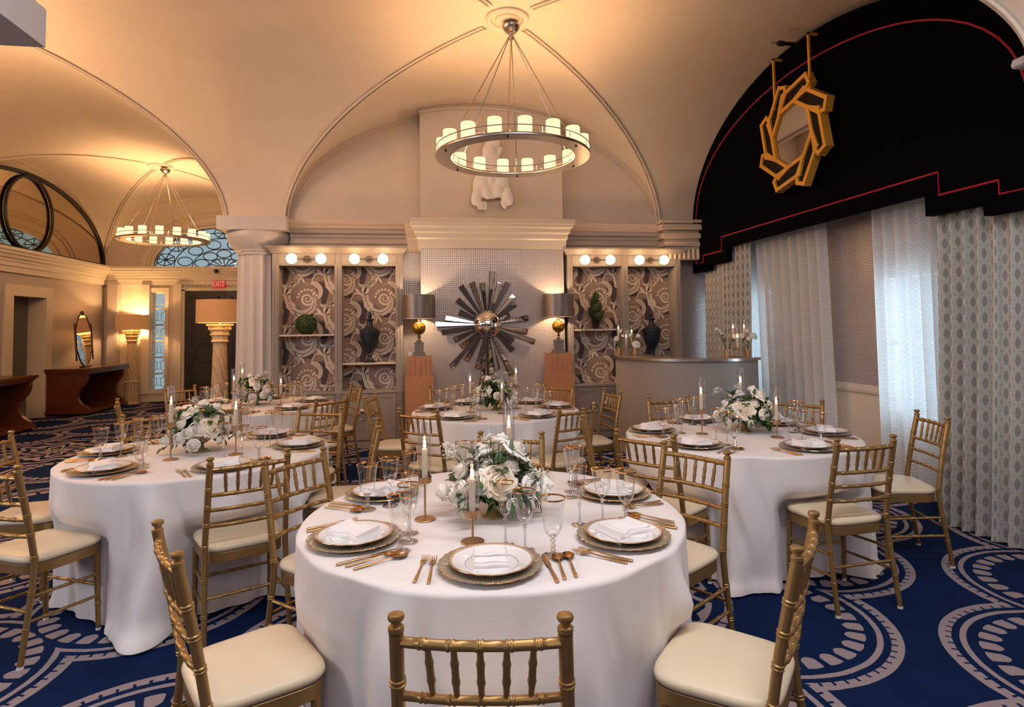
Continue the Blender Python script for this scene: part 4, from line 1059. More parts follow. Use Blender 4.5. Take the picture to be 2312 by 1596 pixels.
def make_chair(label):
    t = thing('banquet_chair', label, 'chair', (0, 0, 0), 0)
    # cushion: rounded trapezoid
    def outline(u, grow=0):
        a = 2 * pi * u; ca, sa = cos(a), sin(a); e = .42
        x = abs(ca) ** e * (1 if ca > 0 else -1); y = abs(sa) ** e * (1 if sa > 0 else -1)
        w = .190 + .012 * y + grow; return (x * w, .168 + y * (.177 + grow))
    b = MB(); lv = [(.0, .440), (.004, .444), (.010, .452), (.012, .460), (.010, .468), (.004, .475), (-.010, .481), (-.045, .487), (-.10, .490), (-.17, .491)]
    b.grid(lambda u, v: (*outline(u, lv[int(round(v * 9))][0]), lv[int(round(v * 9))][1]), 48, 9, wrap=True)
    b.f.append(tuple(range(9 * 48, 10 * 48))); b.mi.append(0); b.sm.append(True); b.f.append(tuple(range(48))[::-1]); b.mi.append(0); b.sm.append(True)
    cu = b.build('cushion', 'cushion_vinyl', t, sharp=None)
    b = MB(); b.tube([(*outline(k / 48, .003), .4425) for k in range(48)], .0035, 6, closed=True); b.build('welt', 'cushion_welt', cu)
    b = MB(); lv2 = [(.004, .392), (.006, .394), (.006, .438), (.003, .441), (-.02, .441)]
    b.grid(lambda u, v: (*outline(u, lv2[int(round(v * 4))][0]), lv2[int(round(v * 4))][1]), 48, 4, wrap=True); b.f.append(tuple(range(48))[::-1]); b.mi.append(0); b.sm.append(False)
    b.build('seat_frame', 'gold_chair', t)
    for s_ in (-1, 1):
        b = MB(); P = post_path(s_); bamboo(b, P, .0150, (.17, .35, .535, .66, .765, .865), 12, taper=(.86, 1.08))
        top = P[-1]; b.lathe([(.0165, 0), (.0175, .003), (.0165, .006), (.0175, .009), (.0165, .012), (.011, .015), (.0105, .019), (.0165, .025), (.0185, .031), (.0165, .037), (.009, .040), (0, .0405)], 14, top, close=False)
        b.tube([P[0] - Vector((0, 0, .012)), P[0]], .0145, 12, 1); b.build('back_post', ['gold_chair', 'glide'], t)
        b = MB(); bamboo(b, [(s_ * .186, .305, .395), (s_ * .190, .318, .012)], .0150, (.35, .68), 12, taper=(1.05, .80)); b.tube([(s_ * .190, .318, 0), (s_ * .190, .318, .012)], .0125, 12, 1); b.build('leg', ['gold_chair', 'glide'], t)
    def rail(nm, z, r, kn, bow=.018):
        A, B = post_at(-1, z), post_at(1, z); mid = (A + B) / 2 + Vector((0, -bow, 0)); b = MB()
        bamboo(b, bez([A, A.lerp(mid, .55) + Vector((0, -bow * .30, 0)), mid, B.lerp(mid, .55) + Vector((0, -bow * .30, 0)), B], 4), r, kn, 9); b.build(nm, 'gold_chair', t)
    rail('top_rail', .862, .0115, (.16, .33, .5, .67, .84)); rail('back_rail', .735, .0100, (.16, .33, .5, .67, .84)); rail('back_rail', .660, .0095, (.2, .4, .6, .8)); rail('back_rail', .580, .0095, (.2, .4, .6, .8))
    for k in range(5):
        q = (k + 1) / 6; bw = .018 * 4 * q * (1 - q) * .95; A = post_at(-1, .862).lerp(post_at(1, .862), q * .94 + .03) + Vector((0, -bw, 0)); B = post_at(-1, .735).lerp(post_at(1, .735), q * .86 + .07) + Vector((0, -bw, 0))
        b = MB(); P = [A.lerp(B, j_ / 12) for j_ in range(13)]; Rr = [.0058 + .0026 * sin(pi * j_ / 12) for j_ in range(13)]; Rr[4] = Rr[8] = .0100; b.tube(P, Rr, 8); b.build('spindle', 'gold_chair', t)
    for z in (.285, .175):
        for s_ in (-1, 1): b = MB(); bamboo(b, [post_at(s_, z + .02), (s_ * .190, .314, z)], .0080, (.25, .5, .75), 8); b.build('stretcher', 'gold_chair', t)
    b = MB(); bamboo(b, [(-.19, .315, .23), (.19, .315, .23)], .0080, (.25, .5, .75), 8); b.build('stretcher', 'gold_chair', t)
    b = MB(); bamboo(b, [post_at(-1, .24), post_at(1, .24)], .0080, (.25, .5, .75), 8); b.build('stretcher', 'gold_chair', t)
    return t
chair0 = None
for tn, (ctr, chairs, plates, seed) in TABLES.items():
    for (mx, my, fc) in chairs:
        fa = radians(fc); o = (mx + .078 * cos(fa), my + .078 * sin(fa)); rz = fa - pi / 2
        lab = 'gold chair with cream seat at the %s of %s' % (seatname(*ctr, mx, my), TN[tn])
        if chair0 is None:
            chair0 = make_chair(lab); chair0['group'] = 'gold banquet chairs'; chair0.location = (o[0], o[1], 0); chair0.rotation_euler = (0, 0, rz)
        else: dup(chair0, lab, 'gold banquet chairs', (o[0], o[1], 0), rz)
# ------------------------------------------------------------------ cloths
def tablecloth(tn, ctr, chairs, seed):
    rnd = random.Random(seed); R = .762
    K = [(n_, rnd.uniform(0, 6.28), a) for n_, a in ((5, .35), (8, .45), (11, .55), (14, .5), (19, .28))]
    fr = []
    for mx, my, fc in chairs:
        fa = radians(fc); px_, py_ = mx + (.078 + .350) * cos(fa) - ctr[0], my + (.078 + .350) * sin(fa) - ctr[1]
        fr.append((atan2(py_, px_), hypot(px_, py_)))
    nf = rnd.choice((9, 10, 11)); fp = [rnd.uniform(-.22, .22) for _ in range(nf)]; fs_ = [rnd.uniform(.45, 1.25) for _ in range(nf)]; fw = [rnd.uniform(.75, 1.4) for _ in range(nf)]
    def rad(th, h):   # h: depth below the table top
        q = min(1, h / .74); w = 0
        for n_, p, a in K: w += a * cos(n_ * th + p)
        w = w / 1.2; fold = 0
        for k in range(nf):      # rounded pleats with tight valleys, fanning from the table edge
            c_ = 2 * pi * k / nf + fp[k]; da = ((th - c_ + pi) % (2 * pi) - pi) + .03 * sin(h * 9 + k)
            wd_ = (.10 + .10 * q) * fw[k]; t_ = abs(da) / wd_
            if t_ < 1: fold += fs_[k] * (cos(pi * t_) * .5 + .5) ** .8
            elif t_ < 1.45: fold -= .22 * fs_[k] * sin(pi * (t_ - 1) / .45)
        r = R + .006 + .012 * q + (.020 + .085 * q) * fold * min(1, h / .16) + (.003 + .016 * q) * w
        puddle = max(0, (q - .93) / .07); r += .05 * puddle * (1 + .5 * sin(7 * th + K[2][1]))
        if h > .20:
            for a, d in fr:
                da = abs((th - a + pi) % (2 * pi) - pi)
                if da < .46:
                    lim = (d - .014) * (1 + .10 * max(0, da - .2)) + .010 * sin(23 * th + K[1][1]) * q
                    k_ = min(1, (h - .20) / .10) * (1 - max(0, (da - .29) / .17)); k_ = max(0, min(1, k_)); k_ = k_ * k_ * (3 - 2 * k_)
                    if r > lim: r = r + (lim - r) * k_
        return r
    b = MB(); n = 432
    HS = [(.0, None), (.3, None), (.6, None), (.735, None)]
    rows = [(0.2, 0), (.5, 0), (.72, 0), (.755, .0012), (.764, .006)]
    vs = [(0, 0, TZ)]
    for r, dz in rows:
        for i in range(n): th = 2 * pi * i / n; vs.append((r * cos(th), r * sin(th), TZ - dz))
    hs = [.012, .02, .035, .055, .08, .11, .15, .19, .23, .27, .31, .35, .40, .45, .50, .55, .60, .64, .68, .71, .735, .752]
    for h in hs:
        for i in range(n):
            th = 2 * pi * i / n; r = rad(th, h); hem = 0
            vs.append((r * cos(th), r * sin(th), max(.008, TZ - h)))
    fs = [(0, 1 + i, 1 + (i + 1) % n) for i in range(n)]
    for k in range(len(rows) + len(hs) - 1):
        for i in range(n): a = 1 + k * n + i; c_ = 1 + k * n + (i + 1) % n; fs.append((a, a + n, c_ + n, c_))
    b.add(vs, fs, 0, True)
    o = b.build('tablecloth', 'tablecloth', None, (ctr[0], ctr[1], 0), sharp=None)
    tag(o, {'front': 'floor-length white cloth draped over the front round table', 'left': 'floor-length white cloth draped over the left middle round table', 'right': 'floor-length white cloth draped over the round table by the curtains',
            'back': 'floor-length white cloth draped over the round table before the sunburst', 'lback': 'floor-length white cloth draped over the far left round table'}[tn], 'tablecloth', 'white tablecloths')
for tn, (ctr, chairs, plates, seed) in TABLES.items(): tablecloth(tn, ctr, chairs, seed)
# ------------------------------------------------------------------ place settings: prototypes built at the first seat, then copied
PROTO = {}
def place(kind, make, label, group, loc, rz):
    if kind not in PROTO:
        t = make(label); t['group'] = group; t.location = loc; t.rotation_euler = (0, 0, rz); PROTO[kind] = t; return t
    return dup(PROTO[kind], label, group, loc, rz)
def mk_charger(label):
    t = thing('charger_plate', label, 'charger plate')
    wav = lambda a, z: 1 + .012 * sin(a * 26)
    b = MB(); b.lathe([(0, .003), (.095, .003), (.10, .004), (.125, .009), (.150, .013), (.164, .017), (.1655, .0185), (.163, .0195), (.148, .016), (.12, .012), (.098, .0075), (0, .0065)], 104, close=False, rmod=lambda a, z: 1 + (.010 * sin(a * 26) if z > .012 else 0)); b.build('plate', 'charger_glass', t)
    b = MB(); b.tube([(.1655 * (1 + .010 * sin(a * 26)) * cos(a), .1655 * (1 + .010 * sin(a * 26)) * sin(a), .0185) for a in [2 * pi * k / 104 for k in range(104)]], .0012, 5, closed=True); b.build('gilded_rim', 'gold_rim', t); return t
def mk_plate(label):
    t = thing('dinner_plate', label, 'plate')
    b = MB(); b.lathe([(0, .004), (.06, .004), (.062, 0), (.078, .001), (.10, .008), (.134, .020), (.1365, .0215), (.135, .0225), (.120, .0185), (.096, .0115), (.082, .0065), (0, .006)], 72, close=False); p_ = b.build('plate', 'china', t)
    b = MB(); b.lathe([(.1345, .0232), (.1365, .0225), (.1368, .0218)], 96, close=False, mi=1); b.lathe([(.1265, .0208), (.1345, .0230)], 96, close=False); b.build('beaded_band', ['beaded_gold', 'gold_rim'], t)
    b = MB(); b.lathe([(.0835, .0076), (.0848, .0081)], 72, close=False); b.build('inner_line', 'porcelain_line', t); return t
def napk(b, W, D, H, pinch, lean, z0=0):
    """stack of soft folded layers; pinch narrows and lifts the middle like a tied bow"""
    n = 14
    for L_ in range(4):
        s_ = 1 - .02 * L_; ox = .003 * (L_ % 2)
        def fn(u, v, L_=L_):
            x = (u - .5) * W * s_; y = (v - .5) * D * (1 - .015 * L_) + ox
            q = abs(u - .5) * 2; k = 1 - pinch * (1 - q) ** 2
            z = z0 + H * (L_ + 1) / 4 * (.72 + .28 * q if pinch else 1) + lean * (v - .5) + .004 * sin(u * 9 + L_) * (1 if pinch else .3)
            edge = min(u, 1 - u, v, 1 - v) * 14
            return (x, y * k, z - .004 * max(0, 1 - edge) ** 2)
        o = len(b.v); b.grid(fn, n, n)
        # skirt down to the layer below
        ring_ = [j_ for j_ in range(n + 1)] + [(k * (n + 1) + n) for k in range(1, n + 1)] + [n * (n + 1) + j_ for j_ in range(n - 1, -1, -1)] + [k * (n + 1) for k in range(n - 1, 0, -1)]
        m_ = len(ring_); base = len(b.v)
        for r in ring_: p = b.v[o + r]; b.v.append((p[0] * (1 + .012), p[1] * (1 + .012), p[2] - H / 4 * .5))
        for r in ring_: p = b.v[o + r]; b.v.append((p[0], p[1], p[2] - H / 4 * 1.02))
        for k in range(m_):
            k2 = (k + 1) % m_
            b.f.append((o + ring_[k], o + ring_[k2], base + k2, base + k)); b.f.append((base + k, base + k2, base + m_ + k2, base + m_ + k)); b.mi += [0, 0]; b.sm += [True, True]
def mk_napkin_a(label):
    b = MB(); napk(b, .112, .130, .030, 0, -.004)
    napk(b, .109, .058, .016, 0, .0, .030); b.v = b.v
    o = b.build('napkin', 'napkin_cloth', None, sharp=50); return tag(o, label, 'napkin')
def mk_napkin_b(label):
    b = MB(); napk(b, .158, .110, .040, .46, .006); o = b.build('napkin', 'napkin_cloth', None, sharp=50); return tag(o, label, 'napkin')
def flatsec(b, stations, mi=0, n=10):
    """stations: (y, halfwidth, zc, halfthick)"""
    vs = []; fs = []
    for (y, w, z, h) in stations:
        for k in range(n): a = 2 * pi * k / n; vs.append((w * cos(a), y, z + h * sin(a)))
    for s_ in range(len(stations) - 1):
        for k in range(n): a = s_ * n + k; c_ = s_ * n + (k + 1) % n; fs.append((a, c_, c_ + n, a + n))
    fs += [tuple(range(n))[::-1], tuple((len(stations) - 1) * n + k for k in range(n))]; b.add(vs, fs, mi, True)
def mk_fork(label, s_=1.0):
    b = MB(); flatsec(b, [(-.100, .0050, .0042, .0034), (-.096, .0056, .0042, .0040), (-.04, .0046, .0055, .0034), (.0, .0034, .0075, .0026), (.030, .0030, .0105, .0020), (.042, .0070, .0100, .0014), (.052, .0115, .0085, .0012), (.062, .0120, .0080, .0011)])
    for k in range(4):
        x = -.0098 + k * .00653; flatsec(b, [(.060, .0021, .0080, .0011), (.075, .0017, .0085, .0010), (.090, .0015, .0105, .0009), (.099, .0006, .0125, .0005)], n=6) ; n0 = 24
        for q in range(len(b.v) - n0, len(b.v)): v = b.v[q]; b.v[q] = (v[0] + x, v[1], v[2])
    return tag(b.build('fork', 'cutlery_gold', None, sharp=None), label, 'fork')
def mk_spoon(label):
    b = MB(); flatsec(b, [(-.095, .0050, .0042, .0034), (-.091, .0056, .0042, .0040), (-.04, .0046, .0055, .0034), (.0, .0034, .0080, .0026), (.034, .0028, .0105, .0018), (.042, .0060, .0098, .0014)])
    def bowl(u, v):
        y = .040 + .058 * v; w = .0205 * sin(pi * (v * .93 + .04)) ** .62; x = (u - .5) * 2 * w
        d = .0085 * (1 - (abs(u - .5) * 2) ** 2) * sin(pi * v) ** .7; return (x, y, .0112 - d)
    b.grid(bowl, 10, 14); o = len(b.v); b.grid(lambda u, v: (lambda p: (p[0], p[1], p[2] - .0012))(bowl(u, v)), 10, 14)
    return tag(b.build('spoon', 'cutlery_gold', None, sharp=None), label, 'spoon')
def mk_knife(label):
    b = MB(); flatsec(b, [(-.110, .0052, .0045, .0036), (-.106, .0060, .0045, .0042), (-.03, .0050, .0045, .0036), (.004, .0044, .0045, .0026), (.012, .0075, .0040, .0013), (.05, .0098, .0035, .0010), (.085, .0100, .0035, .0009), (.105, .0070, .0035, .0008), (.115, .0020, .0035, .0006)])
    return tag(b.build('knife', 'cutlery_gold', None, sharp=None), label, 'knife')
def mk_glass(nm, cat, foot, stem, bowl, top_r, H):
    def f(label):
        t = thing(nm, label, cat)
        b = MB(); b.lathe([(0, .001), (foot, .001), (foot, .0025), (foot * .5, .006), (.008, .011)] + stem, 28, close=False); b.build('stem', 'glass_stem', t)
        b = MB(); b.lathe(bowl, 32, close=False); b.build('bowl', 'glass_bowl', t)
        b = MB(); b.lathe([(top_r - .0018, H - .0042), (top_r + .0004, H - .0042), (top_r + .0010, H + .0006), (top_r - .0012, H + .0006), (top_r - .0018, H - .0042)], 32, close=False); b.build('gold_rim', 'gold_rim', t); return t
    return f
def balls(z0, n_, r, d):
    out = []
    for k in range(n_): out += [(r * .55, z0 + k * d), (r, z0 + (k + .5) * d)]
    return out + [(r * .55, z0 + n_ * d)]
goblet = mk_glass('water_goblet', 'glass', .035, balls(.012, 3, .0105, .015) + [(.010, .062), (.016, .066), (0, .068)], [(.004, .066), (.018, .069), (.026, .078), (.031, .095), (.034, .12), (.037, .15), (.0415, .18), (.0445, .192)], .0445, .192)
wine = mk_glass('wine_glass', 'glass', .034, [(.0045, .02), (.004, .055), (.005, .07)] + balls(.074, 2, .008, .009) + [(.006, .095), (0, .097)], [(.003, .096), (.014, .102), (.024, .115), (.030, .135), (.033, .160), (.0375, .185), (.040, .205)], .040, .205)
flute = mk_glass('champagne_flute', 'glass', .033, [(.0045, .02), (.004, .05), (.005, .068)] + balls(.072, 3, .008, .009) + [(.006, .102), (0, .104)], [(.003, .103), (.012, .110), (.019, .125), (.0225, .150), (.0245, .180), (.028, .205), (.0315, .222)], .0315, .222)
for tn, (ctr, chairs, plates, seed) in TABLES.items():
    rnd = random.Random(seed * 5)
    for si, deg in enumerate(plates):
        a = radians(deg); u_ = (cos(a), sin(a)); v_ = (-sin(a), cos(a))    # outward and the sitter's right hand
        rz = a + pi / 2; R = .585
        where = 'at the %s of %s' % (seatname(0, 0, *u_), TN[tn])
        def pos(right, inward, z): return (ctr[0] + u_[0] * (R - inward) + v_[0] * right, ctr[1] + u_[1] * (R - inward) + v_[1] * right, z)
        jr = lambda s_: rnd.uniform(-s_, s_)
        place('charger', mk_charger, 'gold-rimmed glass charger ' + where, 'charger plates', pos(0, 0, TZ + .0005), rz)
        place('plate', mk_plate, 'white dinner plate with gold band ' + where, 'dinner plates', pos(jr(.004), jr(.004), TZ + .0105), rz)
        nk = 'a' if (tn, si) == ('front', 0) else 'b'
        place('napkin' + nk, mk_napkin_a if nk == 'a' else mk_napkin_b, 'folded white napkin on the plate ' + where, 'folded napkins', pos(0, -.005, TZ + .0165), rz + (jr(.15) if nk == 'a' else jr(.5)))
        place('fork', mk_fork, 'outer gold fork ' + where, 'gold forks', pos(-.218 + jr(.004), -.012 + jr(.006), TZ + .0006), rz + jr(.06))
        place('fork', mk_fork, 'inner gold fork ' + where, 'gold forks', pos(-.188 + jr(.003), -.018 + jr(.006), TZ + .0006), rz + jr(.04))
        place('knife', mk_knife, 'gold knife ' + where, 'gold knives', pos(.188, -.018, TZ + .0006), rz + .10 + jr(.03))
        place('spoon', mk_spoon, 'inner gold spoon ' + where, 'gold spoons', pos(.222, -.012, TZ + .0006), rz + .06 + jr(.03))
        place('spoon', mk_spoon, 'outer gold spoon ' + where, 'gold spoons', pos(.258, -.018 + .02, TZ + .0006), rz + .05 + jr(.03))
        place('flute', flute, 'gold-rimmed champagne flute ' + where, 'champagne flutes', pos(.045 + jr(.01), .195 + jr(.01), TZ + .0006), rz)
        place('wine', wine, 'gold-rimmed wine glass ' + where, 'wine glasses', pos(.120 + jr(.01), .145 + jr(.01), TZ + .0006), rz)
        place('goblet', goblet, 'gold-rimmed water goblet ' + where, 'water goblets', pos(.200 + jr(.01), .085 + jr(.008), TZ + .0006), rz)
# ------------------------------------------------------------------ candles in glass tubes
def mk_holder(h):
    def f(label):
        t = thing('candle_holder', label, 'candle holder')
        b = MB(); b.lathe([(0, .001), (.042, .001), (.0425, .003), (.041, .005), (0, .006)], 36, close=False); b.build('base', 'brass_holder', t)
        b = MB(); b.tube([(0, 0, .004), (0, 0, h - .022)], .0042, 10); b.build('pole', 'brass_holder', t)
        b = MB(); b.lathe([(0, h - .024), (.0260, h - .026), (.0270, h - .024), (.0270, h), (.0255, h), (.0255, h - .018), (0, h - .018)], 28, close=False); b.build('cup', 'brass_holder', t)
        b = MB(); b.lathe([(.0235, h - .015), (.0235, h + .215), (.0243, h + .2165), (.0250, h + .215), (.0250, h - .015)], 28, close=False); b.build('glass_tube', 'glass_tube', t); return t
    return f
def mk_candle(label):
    t = thing('taper_candle', label, 'candle')
    b = MB(); b.lathe([(0, 0), (.0120, 0), (.0118, .10), (.0110, .122), (.0085, .126), (.005, .124), (0, .123)], 16, close=False, rmod=lambda a, z: 1 + .03 * sin(a * 2 + z * 60)); b.tube([(.0085, .003, .02), (.0105, .004, .07), (.0095, .004, .115)], [.002, .0035, .003], 6); b.build('wax', 'wax', t)
    b = MB(); b.tube([(0, 0, .122), (.001, 0, .131)], .0012, 6); b.build('wick', 'wick', t)
    b = MB(); b.lathe([(0, .127), (.0042, .131), (.0062, .138), (.0052, .147), (.0028, .157), (0, .168)], 14, close=False); b.build('flame', 'flame', t); return t
HH = {'low': .115, 'mid': .172, 'tall': .222}
def candle(x, y, z, size, where):
    place('holder_' + size, mk_holder(HH[size]), '%s brass candle holder with glass %s' % ({'low': 'short', 'mid': 'medium', 'tall': 'tall'}[size], where), 'brass candle holders', (x, y, z), 0)
    place('candle', mk_candle, 'lit taper candle in the %s holder %s' % ({'low': 'short', 'mid': 'medium', 'tall': 'tall'}[size], where), 'lit taper candles', (x, y, z + HH[size] - .0175), random.uniform(0, 6))
    point_light('candle_light', (x, y, z + HH[size] + .135), .55, (1.0, .50, .18), .006)
CAND = {'front': ((.194, 2.193, 'low'), (.03, 2.484, 'mid'), (.395, 2.625, 'tall')), 'left': ((-1.456, 3.934, 'tall'), (-1.109, 4.01, 'mid'), (-1.462, 4.363, 'low')),
        'right': ((1.963, 4.001, 'mid'), (2.382, 3.763, 'low'), (2.37, 4.19, 'tall')), 'back': ((.478, 5.493, 'mid'), (.745, 5.34, 'low'), (.925, 5.645, 'tall')), 'lback': ((-1.78, 6.36, 'mid'), (-1.77, 6.62, 'tall'), (-1.375, 6.533, 'low'))}
for tn, l in CAND.items():
    for x, y, s_ in l: candle(x, y, TZ + .0006, s_, 'on ' + TN[tn])
# ------------------------------------------------------------------ roses and centrepieces
def rose_mesh(name, seed, layers, R, open_, mat):
    rnd = random.Random(seed); b = MB()
    for li, (n_, r_, h_, op) in enumerate(layers):
        off = rnd.uniform(0, 6.28)
        for i in range(n_):
            a0 = off + 2 * pi * i / n_ + rnd.uniform(-.12, .12); hw = pi / n_ * 1.32; r0 = R * r_ * rnd.uniform(.94, 1.06); h = R * h_ * rnd.uniform(.94, 1.05); ph = rnd.uniform(0, 6.28); sl = .10 * R * r_
            def fn(u, v, a0=a0, hw=hw, r0=r0, h=h, op=op * open_, ph=ph, sl=sl):
                e = (u - .5) * 2; a = a0 + e * hw * (1 - .18 * v * v)
                rr_ = r0 * (.25 + .75 * sin(pi / 2 * min(1, v * 1.35))) * (1 - .55 * (1 - min(1, op * 1.6)) * max(0, v - .45) ** 1.2) + sl * e + R * .42 * op * max(0, v - .45) ** 1.3 * (1 + .25 * e * e) + .02 * R * sin(e * 4 + ph) * v * (.3 + op)
                z = h * v ** .85 * (1 - .13 * e * e * v) - R * op * .60 * max(0, v - .62) ** 1.3 * 2.2 + .03 * R * sin(e * 3 + ph) * v
                return (rr_ * cos(a), rr_ * sin(a), z)
            b.grid(fn, 8, 7)
    b.lathe([(0, -.01), (R * .2, .0), (R * .70, R * .12), (R * .86, R * .34), (R * .70, R * .50), (R * .48, R * .68), (R * .30, R * .86), (R * .12, R * .98), (0, R * 1.0)], 14, close=False)
    o = b.build(name, mat, None, sharp=None, fixn=False); return o
LAY = [(2, .07, 1.10, 0), (3, .17, 1.14, 0), (3, .29, 1.12, .10), (4, .43, 1.06, .22), (4, .58, .98, .40), (5, .75, .86, .68), (5, .92, .70, 1.0)]
ROSES = []
for k, (ly, R, op, mt) in enumerate(((LAY, .052, 1.0, 'rose_petal'), (LAY[:-1], .050, .7, 'rose_petal'), (LAY, .054, 1.15, 'rose_cream'))):
    o = rose_mesh('rose', 40 + k, ly, R, op, mt); ROSES.append(o.data); bpy.data.objects.remove(o)
def leaf(b, p, d, up, L_, W, mi=0):
    d = Vector(d).normalized(); s_ = d.cross(up).normalized(); n_ = s_.cross(d)
    P = [Vector(p), p + d * L_ * .35 + s_ * W * .5 + n_ * L_ * .04, p + d * L_ * .35 - s_ * W * .5 + n_ * L_ * .04, p + d * L_ * .4 - n_ * L_ * .01, p + d * L_ * .75 + s_ * W * .33 + n_ * .0, p + d * L_ * .75 - s_ * W * .33, p + d * L_ * .75 - n_ * L_ * .05, p + d * L_ - n_ * L_ * .12]
    b.add(P, [(0, 1, 3), (0, 3, 2), (1, 4, 6, 3), (3, 6, 5, 2), (4, 7, 6), (6, 7, 5)], mi, True)
FOL = []
for sd in (1, 2):
    rnd = random.Random(sd); b = MB()
    for k in range(64):
        a = rnd.uniform(0, 2 * pi); el = rnd.uniform(-.35, 1.1); L_ = rnd.uniform(.11, .215) * (1 - .12 * max(0, el)); d = Vector((cos(a) * cos(el), sin(a) * cos(el), sin(el)))
        base = Vector((0, 0, .125)); tip = base + d * L_ + Vector((0, 0, -.02 * (1 if el < .2 else 0))); b.tube([base, base.lerp(tip, .5) + Vector((0, 0, .01)), tip], .0012, 4, 1)
        for j_ in range(8):
            q = .34 + .66 * j_ / 7; p = base.lerp(tip, q); sdv = d.orthogonal().normalized(); sdv.rotate(Matrix.Rotation(j_ * 2.4 + a, 3, d)); dl = (d * .6 + sdv * .9).normalized()
            leaf(b, p, dl, Vector((0, 0, 1)) if abs(dl.z) < .9 else Vector((1, 0, 0)), rnd.uniform(.042, .068), rnd.uniform(.021, .031))
    for k in range(8):    # lacy white filler heads
        a = rnd.uniform(0, 2 * pi); el = rnd.uniform(.0, 1.2); c_ = Vector((cos(a) * cos(el), sin(a) * cos(el), sin(el))) * rnd.uniform(.20, .26) + Vector((0, 0, .12)); b.tube([(0, 0, .12), c_], .001, 4, 1)
        for j_ in range(26):
            p = c_ + Vector((rnd.gauss(0, .013), rnd.gauss(0, .013), rnd.gauss(0, .008))); s_ = .0042
            b.add([p + Vector((s_, 0, 0)), p + Vector((0, s_, 0)), p - Vector((s_, 0, 0)), p - Vector((0, s_, 0)), p + Vector((0, 0, s_))], [(0, 1, 4), (1, 2, 4), (2, 3, 4), (3, 0, 4)], 2, False)
    o = b.build('foliage', ['leaf', 'stem', 'filler_white'], None, sharp=None, fixn=False); FOL.append(o.data); bpy.data.objects.remove(o)
RP = [(-.035, .03, .265, 1, 1.0), (.095, -.03, .27, 0, 1.08), (-.135, .0, .20, 1, .9), (.155, .05, .185, 0, 1.1), (.0, -.125, .165, 2, 1.12), (-.085, -.10, .165, 0, .9), (-.175, -.06, .115, 1, .95), (.125, -.115, .140, 1, 1.0), (.225, -.04, .115, 1, .95), (-.13, -.135, .075, 1, .95), (.02, .13, .19, 0, 1.0), (-.10, .12, .15, 1, .9), (.11, .16, .13, 0, 1.0), (-.20, .05, .10, 1, .9), (.045, -.155, .075, 1, .62), (.06, .05, .305, 1, .85), (-.085, .02, .245, 0, .9), (.07, -.07, .215, 1, .85), (-.04, -.05, .225, 1, .8), (-.16, -.11, .15, 1, .8), (.19, .08, .12, 0, .85), (.205, -.10, .10, 1, .75)]
VASE = None
def centrepiece(x, y, rz, label, fi, sc_=1.0):
    global VASE
    t = thing('floral_centerpiece', label, 'flower arrangement', (x, y, TZ + .0006), rz, 'rose centrepieces')
    if VASE is None:
        b = MB(); b.lathe([(0, .001), (.046, .001), (.046, .006), (.030, .016), (.018, .032), (.015, .044), (.022, .052), (.045, .062), (.066, .080), (.074, .105), (.077, .122), (.073, .122), (.068, .10), (0, .08)], 72, close=False, rmod=lambda a, z: 1 + .035 * abs(cos(a * 9)) - .02)
        VASE = b.build('footed_vase', 'gold_vase', t)
    else: c = VASE.copy(); C.objects.link(c); c.parent = t
    f = bpy.data.objects.new('foliage', FOL[fi]); C.objects.link(f); f.parent = t; f['kind'] = 'stuff'
    for (a, b_, h, k, s_) in RP:
        r = bpy.data.objects.new('rose', ROSES[k]); C.objects.link(r); r.parent = t
        d = Vector((a, b_, h - .12)).normalized(); r.location = Vector((a, b_, h)) * 1.0 - d * .03
        r.rotation_mode = 'QUATERNION'; r.rotation_quaternion = d.to_track_quat('Z', 'Y') ; r.scale = (s_ * sc_,) * 3
    return t
centrepiece(.300, 2.475, .15, 'white rose centrepiece in a gold footed vase on the front table', 0)
centrepiece(-1.36, 4.135, .9, 'white rose centrepiece in a gold footed vase on the left middle table', 1)
centrepiece(2.30, 4.02, -.5, 'white rose centrepiece in a gold footed vase on the right table by the curtains', 0)
centrepiece(.722, 5.578, 2.4, 'white rose centrepiece in a gold footed vase on the table before the sunburst', 1, .95)
centrepiece(-1.63, 6.58, 1.9, 'white rose centrepiece in a gold footed vase on the far left table', 0)
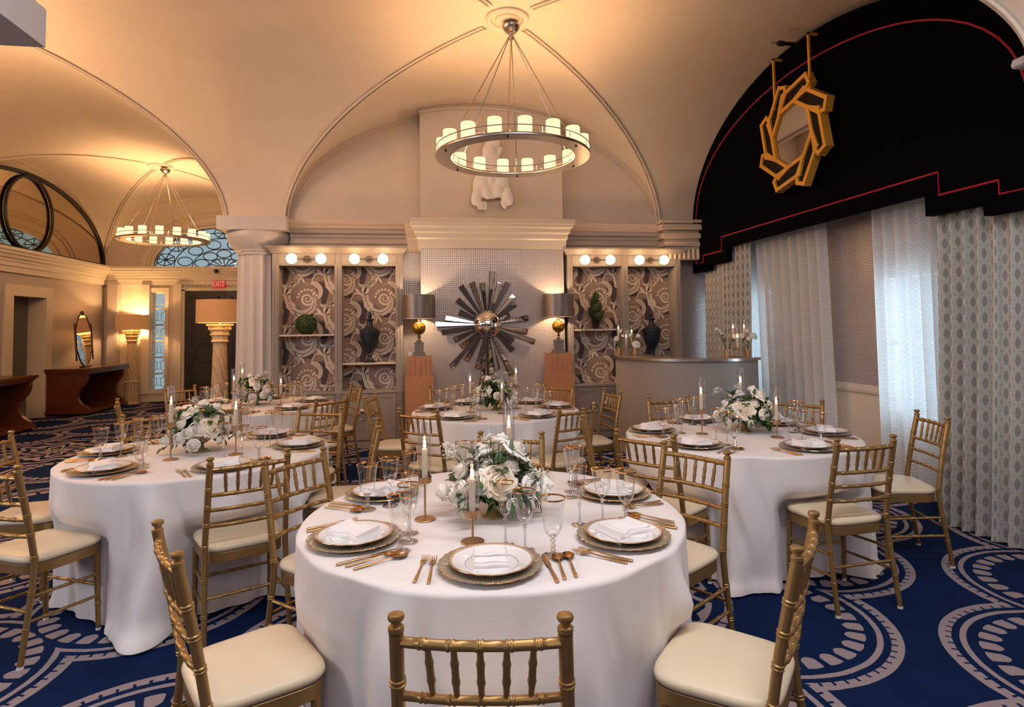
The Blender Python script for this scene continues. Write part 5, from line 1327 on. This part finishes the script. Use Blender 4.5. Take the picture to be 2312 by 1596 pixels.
# ------------------------------------------------------------------ bar top: candles and bud vases
def bar_vase(x, y, label, blooms):
    t = thing('bud_vase', label, 'flower vase', (x, y, 1.151), 0, 'bud vases on the bar')
    b = MB(); b.lathe([(0, .001), (.028, .001), (.030, .01), (.036, .085), (.0365, .09), (.033, .09), (.027, .01), (0, .008)], 24, close=False); b.build('cup', 'brass_holder', t)
    b = MB(); b.lathe([(.0365, .082), (.0372, .084), (.0372, .091), (.0355, .091)], 24, close=False); b.build('gold_rim', 'gold_rim', t)
    b = MB(); rnd = random.Random(int(x * 100))
    for (dx, dy, dz, k, s_) in blooms:
        b.tube([(0, 0, .05), (dx * .4, dy * .4, dz * .55), (dx, dy, dz)], .0018, 5, 1)
        for j_ in range(7): q = .45 + j_ * .07; leaf(b, Vector((dx * q * .8, dy * q * .8, dz * q)), (rnd.uniform(-1, 1), rnd.uniform(-1, 1), rnd.uniform(0, .9)), Vector((0, 0, 1)), .04, .016)
    f = b.build('foliage', ['leaf', 'stem'], t, sharp=None, fixn=False); f['kind'] = 'stuff'
    for (dx, dy, dz, k, s_) in blooms:
        r = bpy.data.objects.new('rose', ROSES[k]); C.objects.link(r); r.parent = t; r.location = (dx, dy, dz); r.rotation_euler = (radians(55) * (1 if dy <= 0 else -1), dx * 6, 0); r.scale = (s_,) * 3
bar_vase(2.575, 7.50, 'bud vase with white roses at the left end of the bar, leftmost', ((-.04, -.02, .20, 1, .8), (.02, 0, .30, 1, .55), (.05, .0, .24, 1, .5)))
bar_vase(2.72, 7.30, 'bud vase with a low white rose near the left end of the bar', ((0, -.03, .13, 0, .9), (-.05, .01, .24, 1, .7), (.05, .01, .23, 1, .7)))
bar_vase(3.50, 6.45, 'bud vase with a tall orchid-like spray toward the right end of the bar', ((-.13, -.01, .32, 1, .42), (-.09, 0, .30, 1, .42), (-.07, 0, .27, 1, .40), (.08, 0, .22, 1, .75), (.12, 0, .225, 1, .6)))
bar_vase(3.76, 6.47, 'bud vase with white roses at the right end of the bar, rightmost', ((-.07, 0, .23, 1, .7), (.06, -.02, .23, 0, .8), (.0, 0, .29, 1, .6), (-.01, -.04, .20, 1, .6)))
for x, y, s_, w in ((2.60, 7.58, 'tall', 'at the far left end of the bar'), (2.64, 7.40, 'low', 'at the front left of the bar'), (2.72, 7.42, 'mid', 'on the bar before the urn'),
                 (3.66, 6.60, 'tall', 'at the right of the bar, middle of three'), (3.60, 6.40, 'low', 'at the right of the bar, front of three'), (3.80, 6.60, 'tall', 'at the right corner of the bar')):
    candle(x, y, 1.151, s_, w)
